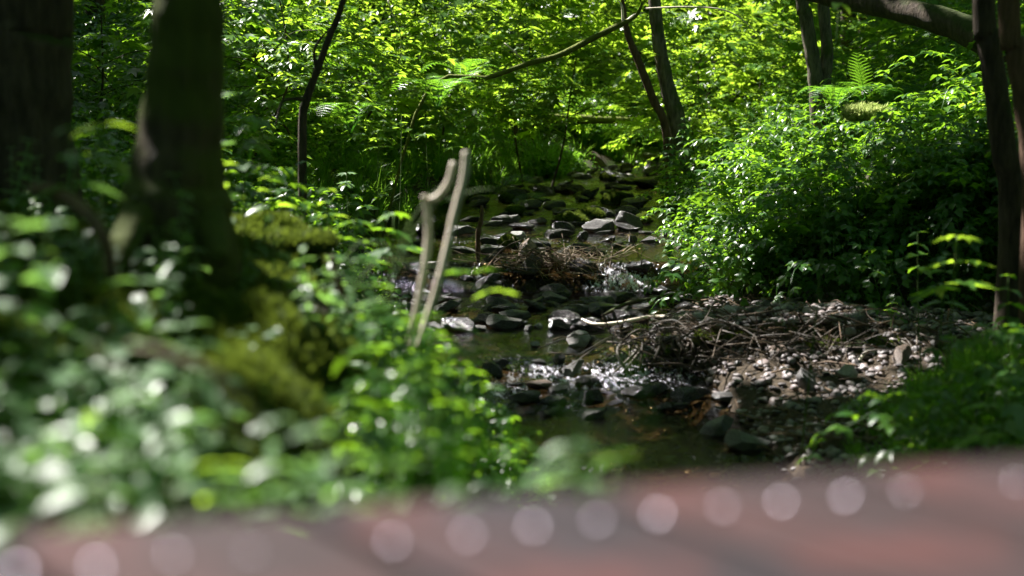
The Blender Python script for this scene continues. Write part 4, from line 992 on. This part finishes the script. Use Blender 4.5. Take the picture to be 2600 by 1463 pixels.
# bud stalks blurred to rings
for q, (px_, py_, Yq, bpx, bpy_, lab) in enumerate([(985, 1000, 1.8, 1000, 1120, 'tallest blurred stalk with a pale bud left of the rings'), (1052, 1045, 1.8, 1030, 1160, 'blurred stalk with yellow ring bud above a pale leaf'), (1157, 1118, 1.7, 1160, 1240, 'blurred straight stalk with ring bud at the board edge'), (1112, 1122, 1.8, 1120, 1240, 'dimmer ring bud stalk left of the straight one'), (1432, 1035, 1.55, 1480, 1150, 'pale leaning stalk crossing the pool'), (1645, 1060, 1.5, 1560, 1170, 'faint green stalk leaning right over the pool'), (1235, 1160, 1.7, 1170, 1250, 'short slanting stalk right of the ring buds'), (1290, 1165, 1.7, 1300, 1250, 'stalk with dim yellow bud near the pool'), (677, 975, 2.0, 680, 1080, 'pale bud stalk beside the yellow mossy ridge')]):
    b = P(bpx, bpy_, Yq); o = empty('bud_stalk', b, lab, 'stalk', 'bud stalks at the board edge')
    g_ = float(H(b[0], b[1])); pt = P(px_, py_, Yq)
    MB().addp(tube([(0, 0, min(-.05, g_ - b[2])), (0, 0, 0), pt - b], [.002, .002, .0015], 5, 12)).build('stem', M_grass, o)
    MB().addp((ICO2[0] * (.006, .006, .008) + (pt - b), ICO2[1], E4)).build('bud', M_grass, o)
# ferns
def fern_obj(px, py, Y, L_, n, label, up=.9):
    p = P(px, py, Y); g = float(H(p[0], p[1])); base = np.array([p[0], p[1], max(g, p[2])]); o = empty('fern', base, label, 'fern', 'ferns')
    for f in range(n):
        a = f / n * 6.28 + rvec(-.3, .3); l = L_ * rvec(.8, 1.1); ca, sa = math.cos(a), math.sin(a); q = up * rvec(.85, 1.1)
        MB().addp(frond([(0, 0, -.03), (ca * l * .3, sa * l * .3, l * .45 * q), (ca * l * .7, sa * l * .7, l * .55 * q), (ca * l * 1.05, sa * l * 1.05, l * .3 * q)], l, True)).build('frond', M_fern, o)
fern_obj(2120, 275, 12.3, .42, 8, 'sunlit fern at the foot of the forked trunk')
fern_obj(2260, 270, 12.6, .38, 7, 'small fern right of the upright frond')
fern_obj(1110, 270, 12.2, .50, 8, 'bluish fern on the left slope under the arched branch')
fern_obj(1180, 220, 13.2, .45, 7, 'shaded fern behind the bluish fern')
fern_obj(890, 330, 10.6, .42, 7, 'yellow green fern right of the dark sapling')
fern_obj(2440, 180, 12.4, .40, 7, 'dark fern under the fallen log')
fern_obj(1400, 250, 17.5, .6, 7, 'dim fern in the valley bottom beyond the bend')
Yq = 12.0; b = P(2190, 225, Yq); o = empty('fern', b, 'single upright backlit fern frond on the right bank', 'fern', 'ferns')
MB().addp(frond([p - b for p in (P(2196, 250, Yq), P(2190, 210, Yq), P(2182, 170, Yq), P(2175, 132, Yq))], .42, True, 13, .26, (1, .15, 0))).build('frond', M_fern, o)
for s_ in (-1, 1):  # its lower side fronds
    MB().addp(frond([(0, 0, -.1), (s_ * .12, -.05, 0), (s_ * .26, -.1, -.02)], .3, True, 14)).build('frond', M_fern, o)
# pale moss clump
b = P(2200, 290, 11.4); o = empty('moss_clump', b, 'brilliant pale yellow moss clump in the right bank undergrowth', 'moss'); core = rock(ICO4, 55, 4, .7, .25)
MB().addp((core[0] * (.17, .12, .045), core[1], core[2])).build('stump', M_mosslog, o)
r = np.random.default_rng(8); ii = r.integers(0, len(core[0]), 900); pp = core[0][ii] * (.17, .12, .045); k = pp[:, 2] > -.03; pp = pp[k]
MB_ = MB(); scatter(MB_, MOSS, pp[:, 0], pp[:, 1], pp[:, 2], 1., 2.2, .7, 4); MB_.build('moss_cover', leaf_mat('pale moss', [(.30, .36, .10), (.42, .46, .16)], (.5, .6, .2), .35, .8, .2), o)
# arching dead grass on the left
for q, (pts, lab) in enumerate([(((330, 880), (430, 900), (520, 940), (600, 1000), (670, 1090)), 'broad arching straw blade over the mossy mound'), (((470, 930), (480, 980), (485, 1020)), 'short straw blade hanging from the arch'), (((565, 975), (580, 1060), (600, 1150)), 'longer straw blade hanging from the arch'), (((230, 880), (270, 920), (330, 970)), 'short pinkish straw stalk on the sunlit mound'), (((240, 1220), (330, 1330), (420, 1400)), 'brown stalk lying onto the boards'), ((400, 1130), (440, 1220), (480, 1320)) and (((440, 1240), (470, 1290), (500, 1340)), 'pale pink stalk near the boards')]):
    rodobj('dead_stalk', lab, 'stalk', tuple(P(*p, 1.55 if q < 4 else 1.25) for p in pts), [.004, .0045, .003], M_drystem, 5, .05, 'dead stalks on the left bank')
b = G(765, 625) + np.array([0, 0, .01]); o = empty('mossy_stump', b, 'sunlit yellow moss topped stump end on the left mound', 'stump'); core = rock(ICO4, 56, 4, .7, .2); sz = np.array([.11, .08, .022])
MB().addp((core[0] * sz, core[1], core[2])).build('wood', M_mosslog, o); ii = RNG.integers(0, len(core[0]), 1500); pp = core[0][ii] * sz; k = pp[:, 2] > -.03; pp = pp[k]
MB_ = MB(); scatter(MB_, MOSS, pp[:, 0], pp[:, 1], pp[:, 2], .7, 1.4, .6, 4); MB_.build('moss_cover', M_mossb, o)

# ------------------------------------------------------------------ low trees with leafy crowns
SPR = [spray(rvec(.5, .8), 11, lobed, .15) for _ in range(4)]; SPR2 = [spray(rvec(.5, .8), 14, leaf_lo, .085) for _ in range(4)]
def crown_mesh(seed, n, rx, rz, sprs, mat, s0=.8, s1=1.3):
    r = np.random.default_rng(seed); m = MB(); layers = max(3, int(rz * 2 / .28)); kk = r.integers(0, len(sprs), n)
    a = r.random(n) * 6.283; rad = rx * np.sqrt(r.random(n)) * r.uniform(.75, 1.1, n)
    lay = r.integers(0, layers, n); z = (lay + .5) / layers * 2 * rz - rz; sh = np.sqrt(np.clip(1 - (z / rz) ** 2 * .7, 0, 1))
    rad = rad * sh; lump = fbm(np.cos(a) * rad * 1.5 + seed, np.sin(a) * rad * 1.5 + z * 2) > .40
    z = z - .12 * rad + r.normal(0, .05, n)
    for i, p in enumerate(sprs):
        s = (kk == i) & lump; c = int(s.sum())
        m.inst(p, rots(a[s] + r.normal(0, .5, c), r.normal(.1, .15, c), r.normal(0, .2, c), r.uniform(s0, s1, c)), np.stack([np.cos(a[s]) * rad[s] * .8, np.sin(a[s]) * rad[s] * .8, z[s]], 1))
    return m.mesh('crown', mat)
CR = [crown_mesh(1, 130, 1.3, 1.0, SPR, M_syc), crown_mesh(2, 160, 1.5, 1.1, SPR, M_syc), crown_mesh(3, 170, 1.3, 1.1, SPR2, M_syc), crown_mesh(4, 190, 1.5, .9, SPR2, M_leaf), crown_mesh(5, 180, 1.2, 1.2, SPR, M_leaf)]
def low_tree(px, py, Y, ci, s, label, trunk_r=.016, mat=None, name='young_tree'):
    c = P(px, py, Y); x = c[0] + rvec(-.3, .3); y = c[1] + .2; g = float(H(x, y)); base = np.array([x, y, g]); o = empty(name, base, label, 'tree', 'young leafy trees')
    top = c - base
    if top[2] < .4: top[2] = .4
    MB().addp(tube([(rvec(-.4, .4), 0, -.1), (rvec(-.2, .2), 0, top[2] * .3), (rvec(-.2, .2), 0, top[2] * .65), top + (0, 0, .3 * s)], [trunk_r, trunk_r * .7, trunk_r * .3], 7, 14, .08)).build('trunk', mat or M_bark_dark, o)
    for k in range(4):
        a = k * 1.7 + rvec(0, 1); f = rvec(.5, .9); q = top * f; MB().addp(tube([q, q + np.array([math.cos(a) * .4, math.sin(a) * .4, .15]) * s, q + np.array([math.cos(a) * 1.0, math.sin(a) * 1.0, .15]) * s], [trunk_r * .4, trunk_r * .25, .003], 5, 8, .1)).build('branch', mat or M_bark_dark, o)
    cr = bpy.data.objects.new('crown', CR[ci]); col.objects.link(cr); cr.parent = o; cr.location = tuple(top); cr.scale = (s, s, s); cr.rotation_euler.z = random.random() * 6.28
LT = [(930, 30, 15.5, 0, 1., 'sycamore sapling with white glinting leaves at top left centre'),
 (1130, 40, 16.5, 1, 1., 'sycamore sapling with sunlit layered leaves at top centre'),
 (1330, 20, 17.5, 0, 1., 'bright sycamore sapling above the arched branch'),
 (1480, 90, 17, 1, .9, 'yellow green young tree behind the forked bare tips'),
 (700, 20, 12, 2, .9, 'shaded young tree right of the thick trunk at top'),
 (640, 140, 13, 4, .8, 'dim bushy young tree behind the silvery spray'),
 (1200, 30, 19, 2, .8, 'mid green young tree behind the ferns'),
 (1450, 60, 24, 2, 1., 'green young tree over the mossy level log'),
 (1800, 90, 19, 1, 1.1, 'brilliant yellow green young tree right of the slim tree'),
 (1930, 110, 21, 0, 1.2, 'bright young tree left of the forked trunk'),
 (1840, 220, 18, 2, .8, 'fine leaved young tree under the brilliant one'),
 (2000, 40, 24, 1, 1.2, 'soft bright young tree behind the forked trunk'),
 (2280, 110, 18, 3, 1.0, 'dark young tree under the fallen log'),
 (2420, 170, 15, 4, .8, 'dark leafy young tree between log and right trunk'),
 (2180, 150, 27, 2, 1.4, 'hazy green young tree behind the two straight trunks'),
 (260, 120, 11, 4, .8, 'dark young tree between the two left trunks'),
 (240, 260, 12, 3, .7, 'low dark bush between the two left trunks'),
 (560, 60, 16, 3, 1.1, 'deep green young tree right behind the thick trunk'),
 (1650, 120, 26, 1, 1.3, 'glowing young tree between dead stem and slim tree'),
 (1380, 130, 25, 3, 1.3, 'deep green young tree in the centre background'),
 (1050, 120, 20, 2, 1.1, 'green young tree behind the glinting sapling'),
 (860, 150, 17, 3, 1.0, 'dark green young tree behind the curved sapling'),
 (2520, 60, 22, 2, 1.4, 'shaded young tree behind the right border trunks'),
 (1750, 10, 30, 0, 1.8, 'tall bright young tree far up the valley right of centre'),
 (1500, 10, 32, 1, 1.8, 'tall bright young tree far up the valley at centre'),
 (1250, 0, 30, 2, 1.8, 'tall green young tree far up the valley left of centre'),
 (2050, -10, 32, 1, 1.9, 'tall bright young tree far up the valley toward the right'),
 (2330, -10, 30, 3, 1.8, 'tall dark young tree far up the valley at right'),
 (900, -10, 28, 3, 1.8, 'tall dark young tree far up the left slope'),
 (560, 10, 26, 4, 1.8, 'tall dark tree high on the left slope'),
 (150, 60, 22, 3, 1.8, 'tall dark tree high on the slope at far left')]
for a in LT: low_tree(*a)

# ------------------------------------------------------------------ unseen leaf canopy overhead, gaps shaped where sun patches are wanted
LIT = [(2050, 590, 330, 110, .5), (1820, 590, 230, 170, 1.), (1740, 640, 120, 110, 1.), (2100, 330, 520, 130, .85), (2350, 330, 250, 120, .75), (1030, 130, 300, 140, .85), (1480, 100, 280, 130, .8), (1850, 110, 240, 150, 1.),
       (1195, 520, 90, 70, 1.), (1120, 400, 300, 130, .7), (1490, 690, 260, 45, 1.), (1560, 700, 130, 60, 1.), (1850, 825, 420, 35, 1.), (2200, 870, 260, 45, 1.), (1480, 860, 200, 40, 1.), (1100, 520, 120, 180, .9),
       (450, 1090, 420, 190, .95), (850, 1170, 260, 170, 1.), (250, 980, 260, 110, .8), (760, 630, 110, 60, 1.), (1080, 840, 260, 200, .85), (100, 600, 90, 60, .7), (1300, 1400, 1900, 230, 1.), (1450, 390, 260, 90, .8), (1560, 445, 150, 30, .8), (620, 480, 120, 120, .6), (680, 320, 120, 80, .6), (1000, 100, 200, 150, .9), (2410, 640, 70, 60, .9), (1260, 745, 90, 50, .9), (1350, 1000, 100, 120, .3), (1500, 1150, 150, 80, .6)]
LIT3 = [(1560, 690, 10.8, .4), (1480, 690, 11, .35), (1460, 840, 9, .35), (1050, 60, 15, .5), (980, 150, 14, .5), (1400, 80, 17, .6)] + [(a, b, float(G(a, b)[1]), c) for a, b, c in ((560, 590, .22), (650, 640, .25), (740, 680, .25), (820, 720, .3), (900, 820, .25), (690, 850, .18), (620, 960, .2), (790, 940, .2))] + [(x_, 1400, y_, .35) for x_ in (-300, 200, 700, 1200, 1700, 2200, 2700) for y_ in (.8, 1.1)] + [(1000, 450, 12, .8), (1190, 500, 14.5, .4), (900, 420, 11, .6), (1150, 880, 3.5, .3), (1000, 760, 3.8, .3), (1100, 420, 13, .6), (1086, 560, 3.9, .42), (1150, 440, 3.8, .42), (1100, 660, 3.8, .3), (1450, 370, 20.5, 1.0), (1580, 385, 21, .8), (1470, 300, 20.5, .8), (1350, 350, 17, .7), (950, 480, 11, .5), (1080, 500, 12.5, .5), (1180, 440, 14.5, .5), (870, 400, 11, .5), (760, 460, 10, .4), (120, 575, 2.3, .12), (85, 640, 2.4, .08), (290, 720, 2.6, .08), (360, 715, 2.5, .1), (510, 875, 2.3, .13), (450, 830, 2.5, .1), (340, 945, 2., .1), (260, 315, 3.2, .14),
        (640, 245, 4.6, .2), (600, 430, 4.4, .16), (700, 450, 5.2, .22), (830, 490, 5.6, .25), (770, 620, 4.6, .22), (2120, 230, 12.3, .5), (2185, 180, 12, .4), (2200, 290, 11.4, .35), (2480, 210, 10.5, .4), (1260, 745, 4.4, .14), (2430, 620, 5.4, .16),
        (930, 60, 15.5, .9), (1100, 80, 16.5, .9), (1330, 60, 17.5, .8), (1480, 90, 17, .6), (1800, 90, 19, 1.1), (1930, 120, 21, 1.1), (2000, 60, 24, 1.2), (1600, 80, 26, .8), (1500, 30, 32, 1.0), (1780, 20, 30, 1.6),
        (1040, 200, 13, .5), (1120, 330, 12, .5), (1850, 430, 12.2, .5), (2265, 770, 8.3, .15), (1460, 840, 9, .2), (1750, 800, 9.4, .2), (2130, 8, 6, .15), (1700, 200, 15.5, .5), (1620, 180, 15.2, .3), (700, 1065, 1.75, .12), (800, 1090, 1.75, .12), (880, 1160, 1.65, .12), (330, 1010, 1.75, .15), (200, 1100, 1.6, .08), (480, 1060, 1.75, .1), (1160, 1240, 1.45, .1), (1440, 1150, 1.7, .14), (1570, 1160, 1.75, .08), (450, 900, 2., .15)]
r = np.random.default_rng(77); N = 330000
cx_ = r.uniform(-24, 16, N); cyy = r.uniform(-12, 46, N); cz = r.uniform(6.5, 10.5, N) + .25 * np.maximum(0, cyy - 22)
# where each leaf's shadow falls
hz = np.where(cyy > 16, 1.0, .25); Tz = H(cx_, cyy)
for _ in range(4):
    s = (cz - Tz) / SUN[2]; tx = cx_ - SUN[0] * s; ty = cyy - SUN[1] * s; Tz = H(tx, ty) + np.where(ty > 12, .7, .12)
ondeck = (ty < 1.25) & (ty > -1.5); Tz = np.where(ondeck, 1.4, Tz); s = (cz - Tz) / SUN[2]; tx = cx_ - SUN[0] * s; ty = cyy - SUN[1] * s
ppx, ppy = proj(tx, np.maximum(ty, .3), Tz)
lit = np.zeros(N)
for (a, b, c, d, e_) in LIT: lit = np.maximum(lit, e_ * np.clip(1.6 * (1.15 - np.sqrt(((ppx - a) / c) ** 2 + ((ppy - b) / d) ** 2)), 0, 1))
for (a, b, c, d, e_) in [(170, 820, 360, 230, .9), (1400, 235, 170, 60, .8), (2350, 120, 330, 70, .8), (640, 200, 120, 120, .5), (1000, 20, 90, 60, .4), (2000, 560, 120, 60, .4)]: lit *= 1 - e_ * np.clip(1.6 * (1.15 - np.sqrt(((ppx - a) / c) ** 2 + ((ppy - b) / d) ** 2)), 0, 1)
lit = np.where(ty > 11, lit * (.15 + 1.1 * sm((fbm(tx * .7 + 7, ty * .7, 2) - .35) / .20)), lit)
dap = fbm(tx * 2.6, ty * 2.6, 3); holes = sm((lit + .5 * (dap - .5) * 2 - .42) / .25)
dark = np.clip(1.4 - ppx / 900, 0, 1) * (ppy < 800)
holes = np.maximum(holes, sm((fbm(tx * 1.7 + 50, ty * 1.7, 3) - .64 - .2 * dark) / .05) * .9)
holes = np.where((ppx < 560) & (ppy > 380) & (ppy < 850) & (ty > 0), holes * .05, holes)
for (a, b, c, e_) in LIT3:
    q = P(a, b, c); v = np.stack([cx_ - q[0], cyy - q[1], cz - q[2]], 1); d = np.linalg.norm(np.cross(v, SUN), axis=1)
    holes = np.maximum(holes, (d < e_ * (.75 + .5 * dap)).astype(float))
inwedge = (np.abs(tx) < np.maximum(ty, 0) * .4 + 2.2) & (ty > -1.5)
keep = (r.random(N) > holes * .985) & (inwedge | (r.random(N) < .42))
cx_, cyy, cz = cx_[keep], cyy[keep], cz[keep]; n = len(cx_)
m = MB(); m.inst(leaf_lo(1, .75, .05, .1), rots(r.random(n) * 6.28, r.normal(0, .35, n), r.normal(0, .35, n), r.uniform(.20, .34, n)), np.stack([cx_, cyy, cz], 1))
tag(m.build('shade_canopy', M_canopy), 'unseen leaf canopy of the tall trees overhead, gaps shaped for sun patches', kind='stuff')
# unseen wood behind and beside the viewer, added to shut out low skylight
r = np.random.default_rng(78); N2 = 24000; a = r.uniform(math.pi * .93, math.pi * 2.07, N2); rad = r.uniform(9, 14, N2)
x2 = np.cos(a) * rad; y2 = np.sin(a) * rad + 3; z2 = r.uniform(-.3, 8.5, N2)
m = MB(); m.inst(leaf_lo(1, .75, .05, .1), rots(r.random(N2) * 6.28, r.normal(0, .7, N2), r.normal(0, .7, N2), r.uniform(.25, .42, N2)), np.stack([x2, y2, z2], 1))
tag(m.build('screening_wood', M_canopy), 'unseen leafy wood behind and beside the footbridge, added to shut out low sky', kind='stuff')
print('canopy leaves', n, 'meshes', len(bpy.data.meshes))
